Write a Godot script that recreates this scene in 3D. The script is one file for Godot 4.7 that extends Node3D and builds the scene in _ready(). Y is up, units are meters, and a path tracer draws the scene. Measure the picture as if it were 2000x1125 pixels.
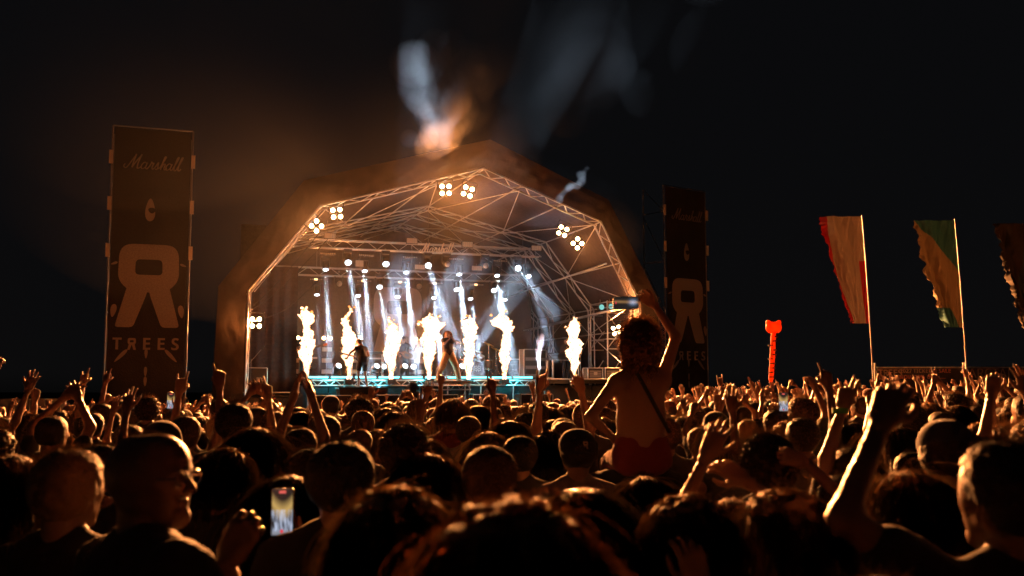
extends Node3D
# An outdoor stage at night seen from inside the crowd. Units are metres, y is up, the stage lies towards -z.

const STAGE_AT := Vector3(-1.97, 0.0, -35.35)
const STAGE_TURN := 0.33161   # 19 degrees
var rng := RandomNumberGenerator.new()
var noise := FastNoiseLite.new()
var taken := {}
var unit_box := BoxMesh.new()
var unit_rod := CylinderMesh.new()
var unit_ball := SphereMesh.new()
var M := {}

func _ready() -> void:
	rng.seed = 20240
	noise.seed = 7
	noise.frequency = 1.0
	noise.fractal_octaves = 3
	make_view()
	make_materials()
	make_ground()
	make_stage_deck()
	make_stage_roof()
	make_stage_drapes()
	make_trusses()
	make_banners()
	make_fences_and_flags()
	make_lamps()
	make_moving_heads()
	make_flames()
	make_smoke()
	make_stage_gear()
	make_band()
	make_crowd()

# ---------------------------------------------------------------- view, sky, exposure
func make_view() -> void:
	var cam := Camera3D.new()
	cam.name = "camera"
	cam.fov = 32.27
	cam.near = 0.1
	cam.far = 600.0
	cam.position = Vector3(0, 1.92, 0)
	cam.rotation_degrees = Vector3(5.4, 0, 0)
	var lens := CameraAttributesPhysical.new()
	lens.frustum_focal_length = 41.48
	lens.exposure_aperture = 4.0
	lens.frustum_focus_distance = 22.0
	cam.attributes = lens
	add_child(cam)
	cam.current = true
	var world := WorldEnvironment.new()
	world.name = "world"
	var e := Environment.new()
	e.background_mode = Environment.BG_SKY
	e.tonemap_mode = Environment.TONE_MAPPER_LINEAR
	e.tonemap_exposure = 1.0
	var night := ProceduralSkyMaterial.new()
	night.sky_top_color = Color(0.036, 0.038, 0.046)
	night.sky_horizon_color = Color(0.044, 0.042, 0.044)
	night.ground_bottom_color = Color(0.02, 0.02, 0.02)
	night.ground_horizon_color = Color(0.03, 0.03, 0.03)
	var sky := Sky.new()
	sky.sky_material = night
	e.sky = sky
	e.volumetric_fog_enabled = true
	e.volumetric_fog_density = 0.0
	e.sdfgi_enabled = true
	e.ssao_enabled = true
	e.ssil_enabled = true
	world.environment = e
	add_child(world)

# ---------------------------------------------------------------- small helpers
func fresh(called: String) -> String:
	if not taken.has(called):
		taken[called] = 0
		return called
	taken[called] += 1
	return "%s_%03d" % [called, taken[called]]

func thing(called: String, label: String, category: String, at := Vector3.ZERO, turn := 0.0, group := "") -> Node3D:
	var o := Node3D.new()
	o.name = fresh(called)
	add_child(o, true)
	o.position = at
	o.rotation.y = turn
	tag(o, label, category, group)
	return o

func tag(o: Node, label: String, category: String, group := "") -> void:
	o.set_meta("label", label)
	o.set_meta("category", category)
	if group != "":
		o.set_meta("group", group)

func structure(o: Node) -> void:
	o.set_meta("kind", "structure")

func part(parent: Node, called: String, mesh: Mesh, m: Material, at := Vector3.ZERO) -> MeshInstance3D:
	var o := MeshInstance3D.new()
	o.name = called
	o.mesh = mesh
	o.material_override = m
	o.position = at
	parent.add_child(o, true)
	return o

func box(parent: Node, called: String, at: Vector3, size: Vector3, m: Material, turn := Vector3.ZERO) -> MeshInstance3D:
	var o := part(parent, called, unit_box, m, at)
	o.rotation = turn
	o.scale = size
	return o

func rod_basis(d: Vector3, r: float) -> Basis:
	var y := d.normalized()
	var x := y.cross(Vector3(0.31, 0.22, 0.92)).normalized()
	if absf(y.dot(Vector3(0.31, 0.22, 0.92))) > 0.98:
		x = y.cross(Vector3.RIGHT).normalized()
	var z := x.cross(y)
	return Basis(x * r, d, z * r)

func rod(parent: Node, called: String, a: Vector3, b: Vector3, r: float, m: Material) -> MeshInstance3D:
	var o := part(parent, called, unit_rod, m)
	o.transform = Transform3D(rod_basis(b - a, r), (a + b) * 0.5)
	return o

func stage(u: float, y: float, v: float) -> Vector3:
	return STAGE_AT + Vector3(u, y, -v).rotated(Vector3.UP, STAGE_TURN)

func on_stage(called: String, label: String, category: String, u := 0.0, y := 0.0, v := 0.0, group := "") -> Node3D:
	return thing(called, label, category, stage(u, y, v), STAGE_TURN, group)

func ground_y(x: float, z: float) -> float:
	return -0.42 * smoothstep(7.0, 25.0, -z) * (1.0 - smoothstep(1.5, 7.0, x - 0.05 * (-z))) - 0.3 * smoothstep(6.0, 20.0, -z) * smoothstep(1.0, 7.0, -x)

func mat(c: Color, rough := 0.7, metal := 0.0) -> StandardMaterial3D:
	# c holds linear base colours
	var m := StandardMaterial3D.new()
	m.albedo_color = c.linear_to_srgb()
	m.roughness = rough
	m.metallic = metal
	return m

func glow(c: Color, energy: float) -> StandardMaterial3D:
	var m := StandardMaterial3D.new()
	m.albedo_color = Color(0.05, 0.05, 0.05)
	m.emission_enabled = true
	m.emission = c.linear_to_srgb()
	m.emission_energy_multiplier = energy
	m.roughness = 0.4
	return m

# a bag of triangles
class Bag:
	var v := PackedVector3Array()
	var n := PackedVector3Array()
	var c := PackedColorArray()
	var i := PackedInt32Array()
	func tri(a: Vector3, b: Vector3, d: Vector3, na: Vector3, nb: Vector3, nd: Vector3) -> void:
		var k := v.size()
		v.append(a); v.append(b); v.append(d)
		n.append(na); n.append(nb); n.append(nd)
		i.append(k); i.append(k + 1); i.append(k + 2)
	func quad(a: Vector3, b: Vector3, d: Vector3, e: Vector3) -> void:
		# a b d e run clockwise seen from outside
		var nn := (d - a).cross(b - a).normalized()
		var k := v.size()
		v.append(a); v.append(b); v.append(d); v.append(e)
		for q in 4:
			n.append(nn)
		i.append_array(PackedInt32Array([k, k + 1, k + 2, k, k + 2, k + 3]))
	func add(o: Bag, t: Transform3D) -> void:
		var k := v.size()
		v.append_array(t * o.v)
		var b := Transform3D(t.basis.inverse().transposed(), Vector3.ZERO)
		var flip := t.basis.determinant() < 0.0
		for q in o.n:
			n.append((b.basis * q).normalized())
		if flip:
			for q in range(0, o.i.size(), 3):
				i.append(o.i[q] + k); i.append(o.i[q + 2] + k); i.append(o.i[q + 1] + k)
		else:
			for q in o.i:
				i.append(q + k)
	func arrays() -> Array:
		var a := []
		a.resize(Mesh.ARRAY_MAX)
		a[Mesh.ARRAY_VERTEX] = v
		a[Mesh.ARRAY_NORMAL] = n
		if c.size() == v.size() and c.size() > 0:
			a[Mesh.ARRAY_COLOR] = c
		a[Mesh.ARRAY_INDEX] = i
		return a
	func mesh(m: Material = null, onto: ArrayMesh = null) -> ArrayMesh:
		var r := onto if onto else ArrayMesh.new()
		if v.size() == 0:
			return r
		r.add_surface_from_arrays(Mesh.PRIMITIVE_TRIANGLES, arrays())
		if m:
			r.surface_set_material(r.get_surface_count() - 1, m)
		return r
	func sheet(nu: int, nv: int, f: Callable) -> void:
		# a grid of points f(s, t), normals from the grid
		var p := []
		for a in nu + 1:
			for b in nv + 1:
				p.append(f.call(float(a) / nu, float(b) / nv))
		var k := v.size()
		for a in nu + 1:
			for b in nv + 1:
				var du: Vector3 = p[mini(a + 1, nu) * (nv + 1) + b] - p[maxi(a - 1, 0) * (nv + 1) + b]
				var dv: Vector3 = p[a * (nv + 1) + mini(b + 1, nv)] - p[a * (nv + 1) + maxi(b - 1, 0)]
				v.append(p[a * (nv + 1) + b])
				n.append(dv.cross(du).normalized())
		for a in nu:
			for b in nv:
				var q := k + a * (nv + 1) + b
				i.append_array(PackedInt32Array([q, q + nv + 1, q + nv + 2, q, q + nv + 2, q + 1]))
	func tube(pts: Array, radii: Array, sides := 8, caps := true) -> void:
		var k := v.size()
		var side := Vector3.ZERO
		for a in pts.size():
			var d: Vector3 = (pts[mini(a + 1, pts.size() - 1)] - pts[maxi(a - 1, 0)]).normalized()
			if side == Vector3.ZERO:
				side = d.cross(Vector3(0.21, 0.33, 0.92)).normalized()
			side = (side - d * side.dot(d)).normalized()
			var up := d.cross(side)
			for b in sides:
				var w := TAU * b / sides
				var o := side * cos(w) + up * sin(w)
				v.append(pts[a] + o * radii[a])
				n.append(o)
		for a in pts.size() - 1:
			for b in sides:
				var q := k + a * sides + b
				var r := k + a * sides + (b + 1) % sides
				i.append_array(PackedInt32Array([q, q + sides, r, r, q + sides, r + sides]))
		if caps:
			for e in [0, pts.size() - 1]:
				var m := v.size()
				var d: Vector3 = (pts[1] - pts[0]).normalized() * -1.0 if e == 0 else (pts[e] - pts[e - 1]).normalized()
				v.append(pts[e]); n.append(d)
				for b in sides:
					v.append(v[k + e * sides + b]); n.append(d)
				for b in sides:
					var x := m + 1 + b
					var y := m + 1 + (b + 1) % sides
					i.append_array(PackedInt32Array([m, x, y] if e == 0 else [m, y, x]))

func box_bag(b: Bag, at: Vector3, s: Vector3, t := Basis.IDENTITY) -> void:
	var h := s * 0.5
	var c := []
	for q in 8:
		c.append(at + t * Vector3(h.x if q & 1 else -h.x, h.y if q & 2 else -h.y, h.z if q & 4 else -h.z))
	for f in [[4, 6, 7, 5], [1, 3, 2, 0], [5, 7, 3, 1], [0, 2, 6, 4], [2, 3, 7, 6], [4, 5, 1, 0]]:
		b.quad(c[f[0]], c[f[1]], c[f[2]], c[f[3]])

func curve(pts: Array, steps := 5) -> Array:
	var r := []
	for a in pts.size() - 1:
		var p0: Vector3 = pts[maxi(a - 1, 0)]
		var p3: Vector3 = pts[mini(a + 2, pts.size() - 1)]
		for s in steps:
			r.append(pts[a].cubic_interpolate(pts[a + 1], p0, p3, float(s) / steps))
	r.append(pts[-1])
	return r

# ---------------------------------------------------------------- materials
func grain(freq: float, low: Color, high: Color, size := 256, oct := 4) -> NoiseTexture2D:
	var f := FastNoiseLite.new()
	f.seed = int(freq * 1000.0)
	f.frequency = freq
	f.fractal_octaves = oct
	var t := NoiseTexture2D.new()
	t.width = size
	t.height = size
	t.seamless = true
	t.noise = f
	var g := Gradient.new()
	g.set_color(0, low.linear_to_srgb())
	g.set_color(1, high.linear_to_srgb())
	t.color_ramp = g
	return t

func relief(freq: float, strength := 4.0, size := 256) -> NoiseTexture2D:
	var f := FastNoiseLite.new()
	f.seed = int(freq * 777.0)
	f.frequency = freq
	f.fractal_octaves = 4
	var t := NoiseTexture2D.new()
	t.width = size
	t.height = size
	t.seamless = true
	t.as_normal_map = true
	t.bump_strength = strength
	t.noise = f
	return t

func textured(low: Color, high: Color, freq: float, metres: float, rough: float, bump := 0.0) -> StandardMaterial3D:
	var m := StandardMaterial3D.new()
	m.albedo_texture = grain(freq, low, high)
	m.uv1_triplanar = true
	m.uv1_scale = Vector3.ONE / metres
	m.roughness = rough
	if bump > 0.0:
		m.normal_enabled = true
		m.normal_texture = relief(freq * 1.7, 6.0)
		m.normal_scale = bump
	return m

func make_materials() -> void:
	unit_rod.top_radius = 1.0
	unit_rod.bottom_radius = 1.0
	unit_rod.height = 1.0
	unit_rod.radial_segments = 8
	unit_rod.rings = 0
	unit_ball.radius = 0.5
	unit_ball.height = 1.0
	unit_ball.radial_segments = 20
	unit_ball.rings = 12
	M.alu = textured(Color(0.42, 0.42, 0.43), Color(0.62, 0.62, 0.63), 0.02, 0.7, 0.42)
	M.alu.metallic = 0.75
	M.steel = mat(Color(0.25, 0.25, 0.26), 0.5, 0.6)
	M.black = textured(Color(0.012, 0.012, 0.013), Color(0.03, 0.03, 0.032), 0.03, 0.8, 0.6)
	M.case = textured(Color(0.014, 0.014, 0.016), Color(0.04, 0.04, 0.042), 0.05, 0.5, 0.5, 0.3)
	M.deck = textured(Color(0.006, 0.006, 0.006), Color(0.016, 0.015, 0.014), 0.02, 1.2, 0.6, 0.4)
	M.tarp = textured(Color(0.058, 0.046, 0.038), Color(0.105, 0.084, 0.07), 0.012, 2.5, 0.62, 0.5)
	M.tarp.backlight_enabled = true
	M.tarp.backlight = Color(0.05, 0.045, 0.04).linear_to_srgb()
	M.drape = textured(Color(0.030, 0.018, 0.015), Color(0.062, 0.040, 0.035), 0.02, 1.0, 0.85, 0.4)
	M.banner = textured(Color(0.010, 0.009, 0.009), Color(0.020, 0.018, 0.017), 0.03, 0.8, 0.7, 0.3)
	M.print = textured(Color(0.20, 0.165, 0.145), Color(0.30, 0.25, 0.22), 0.08, 0.5, 0.8)
	M.script = mat(Color(0.75, 0.66, 0.55), 0.5)
	M.grass = textured(Color(0.008, 0.010, 0.005), Color(0.024, 0.022, 0.013), 0.05, 1.5, 0.95, 1.0)
	M.screen_glass = mat(Color(0.02, 0.02, 0.02), 0.15)
	M.phone = mat(Color(0.03, 0.03, 0.032), 0.3, 0.3)
	M.bulb = glow(Color(1.0, 0.62, 0.26), 34.0)
	M.bulb_small = glow(Color(1.0, 0.60, 0.25), 22.0)
	M.head_lens = glow(Color(0.80, 0.90, 1.0), 5.0)
	M.bulb_dim = glow(Color(1.0, 0.62, 0.28), 2.5)
	M.cyan = glow(Color(0.16, 0.95, 1.0), 4.2)
	M.panel = textured(Color(0.40, 0.33, 0.26), Color(0.75, 0.65, 0.52), 0.2, 0.2, 0.4)
	M.chrome = mat(Color(0.6, 0.6, 0.6), 0.22, 1.0)
	M.skin = []
	for c in [Color(0.26, 0.145, 0.10), Color(0.215, 0.115, 0.075), Color(0.16, 0.08, 0.05), Color(0.31, 0.18, 0.125)]:
		var m := textured(c * 0.9, c * 1.08, 0.06, 0.25, 0.42)
		m.subsurf_scatter_enabled = true
		m.subsurf_scatter_strength = 0.04
		M.skin.append(m)
	M.cloth = []
	for c in [Color(0.016, 0.016, 0.018), Color(0.03, 0.03, 0.034), Color(0.10, 0.02, 0.02), Color(0.05, 0.06, 0.09), Color(0.20, 0.18, 0.16), Color(0.05, 0.065, 0.04), Color(0.012, 0.012, 0.013), Color(0.17, 0.02, 0.022)]:
		var m := textured(c * 0.8, c * 1.25, 0.15, 0.12, 0.9, 0.5)
		m.rim_enabled = true
		m.rim = 0.25
		m.rim_tint = 0.6
		M.cloth.append(m)
	M.denim = textured(Color(0.02, 0.024, 0.035), Color(0.05, 0.06, 0.08), 0.2, 0.15, 0.9, 0.4)
	M.jeans_sand = textured(Color(0.26, 0.19, 0.11), Color(0.50, 0.38, 0.24), 0.03, 0.5, 0.9, 0.6)
	M.hair = []
	M.strand = []
	# black, dark brown, brown, fair, ginger
	var hc := [Color(0.020, 0.015, 0.012), Color(0.045, 0.027, 0.017), Color(0.10, 0.055, 0.030), Color(0.34, 0.21, 0.105), Color(0.23, 0.09, 0.035)]
	var bl := [0.55, 0.8, 1.1, 1.5, 1.4]
	for q in hc.size():
		var a := textured(hc[q] * 0.7, hc[q] * 1.3, 0.12, 0.1, 0.6, 0.8)
		M.hair.append(a)
		var b := mat(hc[q], 0.33)
		b.backlight_enabled = true
		b.backlight = Color(bl[q], bl[q] * 0.5, bl[q] * 0.22).linear_to_srgb()
		M.strand.append(b)

# ---------------------------------------------------------------- ground and stage
func make_ground() -> void:
	var b := Bag.new()
	b.sheet(90, 90, func(s: float, t: float) -> Vector3:
		var x := lerpf(-160.0, 160.0, s)
		x = x * absf(x) / 160.0
		var z := lerpf(14.0, -260.0, t * t)
		return Vector3(x, ground_y(x, z) + 0.03 * noise.get_noise_2d(x * 0.7, z * 0.7), z))
	var g := part(self, "ground", b.mesh(), M.grass)
	g.name = fresh("ground")
	structure(g)

func make_stage_deck() -> void:
	var d := on_stage("stage_platform", "black stage platform under the arched roof, with a metal edged floor", "stage")
	box(d, "floor", Vector3(-0.9, 1.93, -6.0), Vector3(8.7, 0.14, 10.6), M.deck)
	box(d, "wing_floor", Vector3(-6.35, 1.49, -4.6), Vector3(2.1, 0.12, 8.4), M.deck)
	box(d, "wing_floor", Vector3(5.45, 1.93, -6.0), Vector3(3.9, 0.14, 10.6), M.deck)
	for q in 9:
		box(d, "front_panel", Vector3(-4.85 + q * 1.0, 0.72, -0.95), Vector3(0.96, 2.18, 0.05), M.case)
	for q in 4:
		box(d, "front_panel", Vector3(4.15 + q * 0.95, 0.72, -0.9), Vector3(0.92, 2.18, 0.05), M.case)
	for q in 3:
		box(d, "front_panel", Vector3(-7.05 + q * 0.72, 0.5, -0.42), Vector3(0.69, 1.8, 0.05), M.case)
	rod(d, "edge_rail", Vector3(3.5, 2.03, -0.86), Vector3(7.4, 2.03, -0.86), 0.025, M.alu)
	rod(d, "edge_rail", Vector3(-7.35, 1.57, -0.4), Vector3(-5.4, 1.57, -0.4), 0.02, M.alu)
	# the ladder truss along the lip
	var l := on_stage("lip_truss", "flat ladder truss running along the front lip of the stage floor", "truss", 0, 0, 0.62)
	for y in [1.98, 1.80]:
		rod(l, "chord", Vector3(-5.2, y, 0), Vector3(3.62, y, 0), 0.026, M.alu)
	var n := 42
	for q in n:
		var a := -5.2 + 8.82 * q / n
		var e := -5.2 + 8.82 * (q + 1) / n
		rod(l, "brace", Vector3(a, 1.80 if q % 2 == 0 else 1.98, 0), Vector3(e, 1.98 if q % 2 == 0 else 1.80, 0), 0.013, M.alu)
	for q in 8:
		var x := -5.1 + q * 1.24
		rod(l, "leg", Vector3(x, -0.4, 0), Vector3(x, 1.79, 0), 0.025, M.alu)
	# low step in front, where the guitarist stands, and the small riser under the singer
	var s := on_stage("stage_step", "black step box in front of the stage lip under the guitarist", "step", -3.45, 0, -0.55)
	box(s, "top", Vector3(0, 1.72, 0), Vector3(1.7, 0.06, 0.8), M.deck)
	box(s, "skirt", Vector3(0, 0.64, 0), Vector3(1.62, 2.1, 0.74), M.case)
	var r := on_stage("stage_step", "pale edged riser in front of the stage lip under the singer", "step", -0.35, 0, -0.25)
	box(r, "top", Vector3(0, 1.93, 0), Vector3(1.5, 0.05, 0.7), mat(Color(0.3, 0.24, 0.18), 0.7))
	for y in [1.88, 1.66]:
		rod(r, "chord", Vector3(-0.72, y, 0.3), Vector3(0.72, y, 0.3), 0.022, M.alu)
	for q in 8:
		var a := -0.72 + 0.18 * q
		rod(r, "brace", Vector3(a, 1.66 if q % 2 == 0 else 1.88, 0.3), Vector3(a + 0.18, 1.88 if q % 2 == 0 else 1.66, 0.3), 0.011, M.alu)
	for sx in [-1, 1]:
		for sz in [-1, 1]:
			rod(r, "leg", Vector3(0.68 * sx, -0.4, 0.28 * sz), Vector3(0.68 * sx, 1.9, 0.28 * sz), 0.022, M.alu)

const ARCH := [[-7.25, -0.3], [-7.2, 4.95], [-5.05, 7.72], [0.0, 8.95], [5.05, 7.72], [7.2, 4.95], [7.25, -0.3]]
const LEAN := [0.0, 0.0, -1.3, -3.2, -1.3, 0.0, 0.0]
const RIM := [[-8.3, -0.3], [-8.15, 5.1], [-5.55, 8.62], [0.0, 9.75], [5.55, 8.62], [8.15, 5.1], [8.3, -0.3]]
const RIM_LEAN := [0.6, 0.3, -0.9, -3.9, -0.9, 0.3, 0.6]

func arch_point(f: float, out: float, v: float, leaning := 0.0) -> Vector3:
	# f runs 0..6 along the arch, out moves away from its middle
	var a := clampi(int(f), 0, 5)
	var t := f - a
	var p := Vector2(ARCH[a][0], ARCH[a][1]).lerp(Vector2(ARCH[a + 1][0], ARCH[a + 1][1]), t)
	var l := lerpf(LEAN[a], LEAN[a + 1], t) * leaning
	var c := p - Vector2(0, 4.0)
	p += c.normalized() * out
	return Vector3(p.x, p.y, -(v + l))

func rim_point(f: float) -> Vector3:
	var a := clampi(int(f), 0, 5)
	var t := f - a
	var p := Vector2(RIM[a][0], RIM[a][1]).lerp(Vector2(RIM[a + 1][0], RIM[a + 1][1]), t)
	return Vector3(p.x, p.y, -lerpf(RIM_LEAN[a], RIM_LEAN[a + 1], t))

func arch_truss(parent: Node, v: float, leaning: float, depth: float, rc: float, per: int) -> void:
	var t := Node3D.new()
	t.name = "arch_truss"
	parent.add_child(t, true)
	for o in [0.0, depth]:
		for q in 6:
			rod(t, "chord", arch_point(q, o * -0.25, v + o, leaning), arch_point(q + 1 - 0.001, o * -0.25, v + o, leaning), rc, M.alu)
	for q in 6:
		var k := per if q in [0, 2, 3, 5] else maxi(2, per - 2)
		for s in k:
			var a := q + float(s) / k
			var b := q + (s + 0.5) / k
			var c := q + (s + 0.999) / k
			rod(t, "brace", arch_point(a, 0.0, v, leaning), arch_point(b, depth * -0.25, v + depth, leaning), rc * 0.55, M.alu)
			rod(t, "brace", arch_point(b, depth * -0.25, v + depth, leaning), arch_point(c, 0.0, v, leaning), rc * 0.55, M.alu)

func make_stage_roof() -> void:
	var r := on_stage("stage_roof", "arched festival stage roof of bright truss tubes under a brown tarpaulin", "stage roof")
	arch_truss(r, 0.0, 1.0, 0.42, 0.034, 6)
	for v in [4.3, 6.4, 9.0, 11.0]:
		arch_truss(r, v, 0.0, 0.38, 0.028, 4)
	# tubes running front to back
	var at := [0.0, 4.3, 6.4, 9.0, 11.0]
	for f in [1.0, 1.5, 2.0, 2.35, 2.7, 3.0, 3.3, 3.65, 4.0, 4.5, 5.0, 5.2, 5.55]:
		for q in 4:
			rod(r, "purlin", arch_point(f, -0.04, at[q], 1.0 if q == 0 else 0.0), arch_point(f, -0.04, at[q + 1]), 0.024, M.alu)
	# crossed bracing between the arches
	var ladder := [1.0, 1.5, 2.0, 2.35, 2.7, 3.0, 3.3, 3.65, 4.0, 4.5, 5.0, 5.2, 5.55]
	for q in 4:
		for s in ladder.size() - 1:
			var la := 1.0 if q == 0 else 0.0
			if (q + s) % 2 == 0:
				rod(r, "diagonal", arch_point(ladder[s], -0.2, at[q], la), arch_point(ladder[s + 1], -0.2, at[q + 1]), 0.017, M.alu)
			else:
				rod(r, "diagonal", arch_point(ladder[s + 1], -0.2, at[q], la), arch_point(ladder[s], -0.2, at[q + 1]), 0.017, M.alu)
	# box girder across the right slope and the one under the ridge
	for f in [[4.45, 4.55], [5.03, 5.1]]:
		for o in [-0.45, -0.8]:
			rod(r, "girder_tube", arch_point(f[0], o, 0.2, 1.0), arch_point(f[1], o, 11.0), 0.03, M.alu)
		for s in 16:
			var a: Vector3 = arch_point(f[0], -0.45, 0.2, 1.0).lerp(arch_point(f[1], -0.45, 11.0), s / 16.0)
			var b: Vector3 = arch_point(f[0], -0.8, 0.2, 1.0).lerp(arch_point(f[1], -0.8, 11.0), (s + 1) / 16.0)
			var c: Vector3 = arch_point(f[0], -0.8, 0.2, 1.0).lerp(arch_point(f[1], -0.8, 11.0), s / 16.0)
			var d: Vector3 = arch_point(f[0], -0.45, 0.2, 1.0).lerp(arch_point(f[1], -0.45, 11.0), (s + 1) / 16.0)
			if s % 2 == 0:
				rod(r, "girder_brace", a, b, 0.016, M.alu)
			else:
				rod(r, "girder_brace", c, d, 0.016, M.alu)
	# the tarpaulin: a fascia from the front arch out to the rim, then the roof running back
	var fascia := Bag.new()
	fascia.sheet(96, 10, func(s: float, t: float) -> Vector3:
		var f := s * 5.999
		var a := arch_point(f, 0.06, 0.02, 1.0)
		var b := rim_point(f)
		var p := a.lerp(b, t)
		var sag := sin(t * PI)
		p.z += sag * (0.12 + 0.22 * noise.get_noise_2d(f * 5.0, t * 0.9)) + sag * 0.10 * noise.get_noise_2d(f * 16.0 + 40.0, t * 1.4)
		return p)
	part(r, "fascia", fascia.mesh(), M.tarp)
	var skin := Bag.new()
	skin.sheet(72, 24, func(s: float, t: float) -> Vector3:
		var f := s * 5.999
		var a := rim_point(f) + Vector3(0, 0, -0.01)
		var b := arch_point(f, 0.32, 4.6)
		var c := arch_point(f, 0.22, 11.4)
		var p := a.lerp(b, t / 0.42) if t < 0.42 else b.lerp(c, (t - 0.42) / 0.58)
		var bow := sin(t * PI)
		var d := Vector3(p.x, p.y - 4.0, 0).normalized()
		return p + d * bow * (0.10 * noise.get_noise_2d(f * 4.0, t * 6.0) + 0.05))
	part(r, "shaded_roof_skin", skin.mesh(), M.drape)  # same tarpaulin in the darker drape colour: shade under the roof put into the cloth
	# loose cables hanging on the left side
	for k in [[Vector3(-4.9, 7.0, 0.4), Vector3(-6.3, 5.2, 0.1), Vector3(-7.1, 4.4, 0.0)], [Vector3(-4.6, 6.8, 0.0), Vector3(-6.2, 5.0, -0.2), Vector3(-7.1, 4.3, -0.1)], [Vector3(-4.6, 5.6, -2.0), Vector3(-5.9, 4.4, -0.6), Vector3(-7.1, 3.9, 0.0)]]:
		var c := Bag.new()
		var pts := curve(k, 8)
		var rr := []
		rr.resize(pts.size())
		rr.fill(0.014)
		c.tube(pts, rr, 5)
		part(r, "cable", c.mesh(), M.black)

func folds(w: float, h: float, deep: float, per_metre: float, seed_at: float) -> ArrayMesh:
	var b := Bag.new()
	b.sheet(maxi(24, int(w * 14)), 10, func(s: float, t: float) -> Vector3:
		var x := (s - 0.5) * w
		var wave := sin(x * per_metre * TAU + 1.3 * noise.get_noise_2d(x * 0.8 + seed_at, t * 0.6))
		return Vector3(x, t * h, deep * wave * (0.5 + 0.5 * (1.0 - t)) + deep * 0.6 * noise.get_noise_2d(x * 2.0 + seed_at, t * 2.0)))
	return b.mesh()

func make_stage_drapes() -> void:
	var back := on_stage("stage_backdrop", "dark cloth backdrop with a huge pale ribbon symbol behind the drummer", "backdrop", 0.2, 1.9, 10.85)
	var cloth := part(back, "cloth", folds(13.6, 6.9, 0.03, 0.35, 3.0), M.drape)
	cloth.position = Vector3(-0.2, 0.05, 0)
	var sym := part(back, "ribbon_symbol", ribbon_symbol().mesh(), mat(Color(0.42, 0.30, 0.28), 0.8))
	sym.position = Vector3(0.05, 1.05, 0.06)
	sym.scale = Vector3(3.3, 3.3, 3.3)
	for q in [[-6.2, 3.2, 2.0, "black side drape hanging in the wing beside the left stage post"], [-6.0, 6.5, 2.4, "black side drape hanging deeper in the wing behind the light stands"]]:
		var w := on_stage("side_drape", q[3], "drape", q[0], 1.56, q[1])
		part(w, "cloth", folds(q[2], 4.6, 0.06, 2.2, q[1]), M.drape)
		rod(w, "hanging_bar", Vector3(-q[2] * 0.5, 4.62, 0), Vector3(q[2] * 0.5, 4.62, 0), 0.025, M.steel)

# ---------------------------------------------------------------- prints
func ring_hit(poly: Array, c: Vector2, d: Vector2) -> Vector2:
	var best := c
	for a in poly.size():
		var hit = Geometry2D.segment_intersects_segment(c, c + d * 4.0, poly[a], poly[(a + 1) % poly.size()])
		if hit != null and (hit - c).length() > (best - c).length():
			best = hit
	return best

func rounded(pts: Array, r: float) -> Array:
	var out := []
	for a in pts.size():
		var p: Vector2 = pts[a]
		var i: Vector2 = pts[(a + pts.size() - 1) % pts.size()]
		var o: Vector2 = pts[(a + 1) % pts.size()]
		var k := minf(r, minf((i - p).length(), (o - p).length()) * 0.48)
		var p0 := p + (i - p).normalized() * k
		var p1 := p + (o - p).normalized() * k
		for s in 7:
			var t := s / 6.0
			out.append(p0.lerp(p, t).lerp(p.lerp(p1, t), t))
	return out

func flat_poly(b: Bag, pts: Array, z := 0.0) -> void:
	var p := PackedVector2Array(pts)
	var tri := Geometry2D.triangulate_polygon(p)
	for q in range(0, tri.size(), 3):
		var x := p[tri[q]]
		var y := p[tri[q + 1]]
		var w := p[tri[q + 2]]
		if (y - x).cross(w - x) > 0.0:
			var k := y
			y = w
			w = k
		b.tri(Vector3(x.x, x.y, z), Vector3(y.x, y.y, z), Vector3(w.x, w.y, z), Vector3.BACK, Vector3.BACK, Vector3.BACK)

func ribbon_symbol() -> Bag:
	# one unit high: a rounded square loop on two spread legs
	var b := Bag.new()
	var outer := rounded([Vector2(-0.335, 1.0), Vector2(0.335, 1.0), Vector2(0.345, 0.56), Vector2(0.20, 0.42), Vector2(-0.20, 0.42), Vector2(-0.345, 0.56)], 0.16)
	var hole := rounded([Vector2(-0.15, 0.815), Vector2(0.15, 0.815), Vector2(0.155, 0.63), Vector2(-0.155, 0.63)], 0.05)
	var c := Vector2(0, 0.72)
	var n := 72
	for q in n:
		var d0 := Vector2.from_angle(TAU * q / n)
		var d1 := Vector2.from_angle(TAU * (q + 1) / n)
		var o0 := ring_hit(outer, c, d0)
		var o1 := ring_hit(outer, c, d1)
		var h0 := ring_hit(hole, c, d0)
		var h1 := ring_hit(hole, c, d1)
		b.tri(Vector3(h0.x, h0.y, 0), Vector3(h1.x, h1.y, 0), Vector3(o0.x, o0.y, 0), Vector3.BACK, Vector3.BACK, Vector3.BACK)
		b.tri(Vector3(o0.x, o0.y, 0), Vector3(h1.x, h1.y, 0), Vector3(o1.x, o1.y, 0), Vector3.BACK, Vector3.BACK, Vector3.BACK)
	for s in [-1.0, 1.0]:
		flat_poly(b, rounded([Vector2(0.235 * s, 0.50), Vector2(0.365 * s, 0.0), Vector2(0.16 * s, 0.0), Vector2(0.012 * s, 0.41), Vector2(0.012 * s, 0.5)], 0.045), 0.001)
	return b

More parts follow.
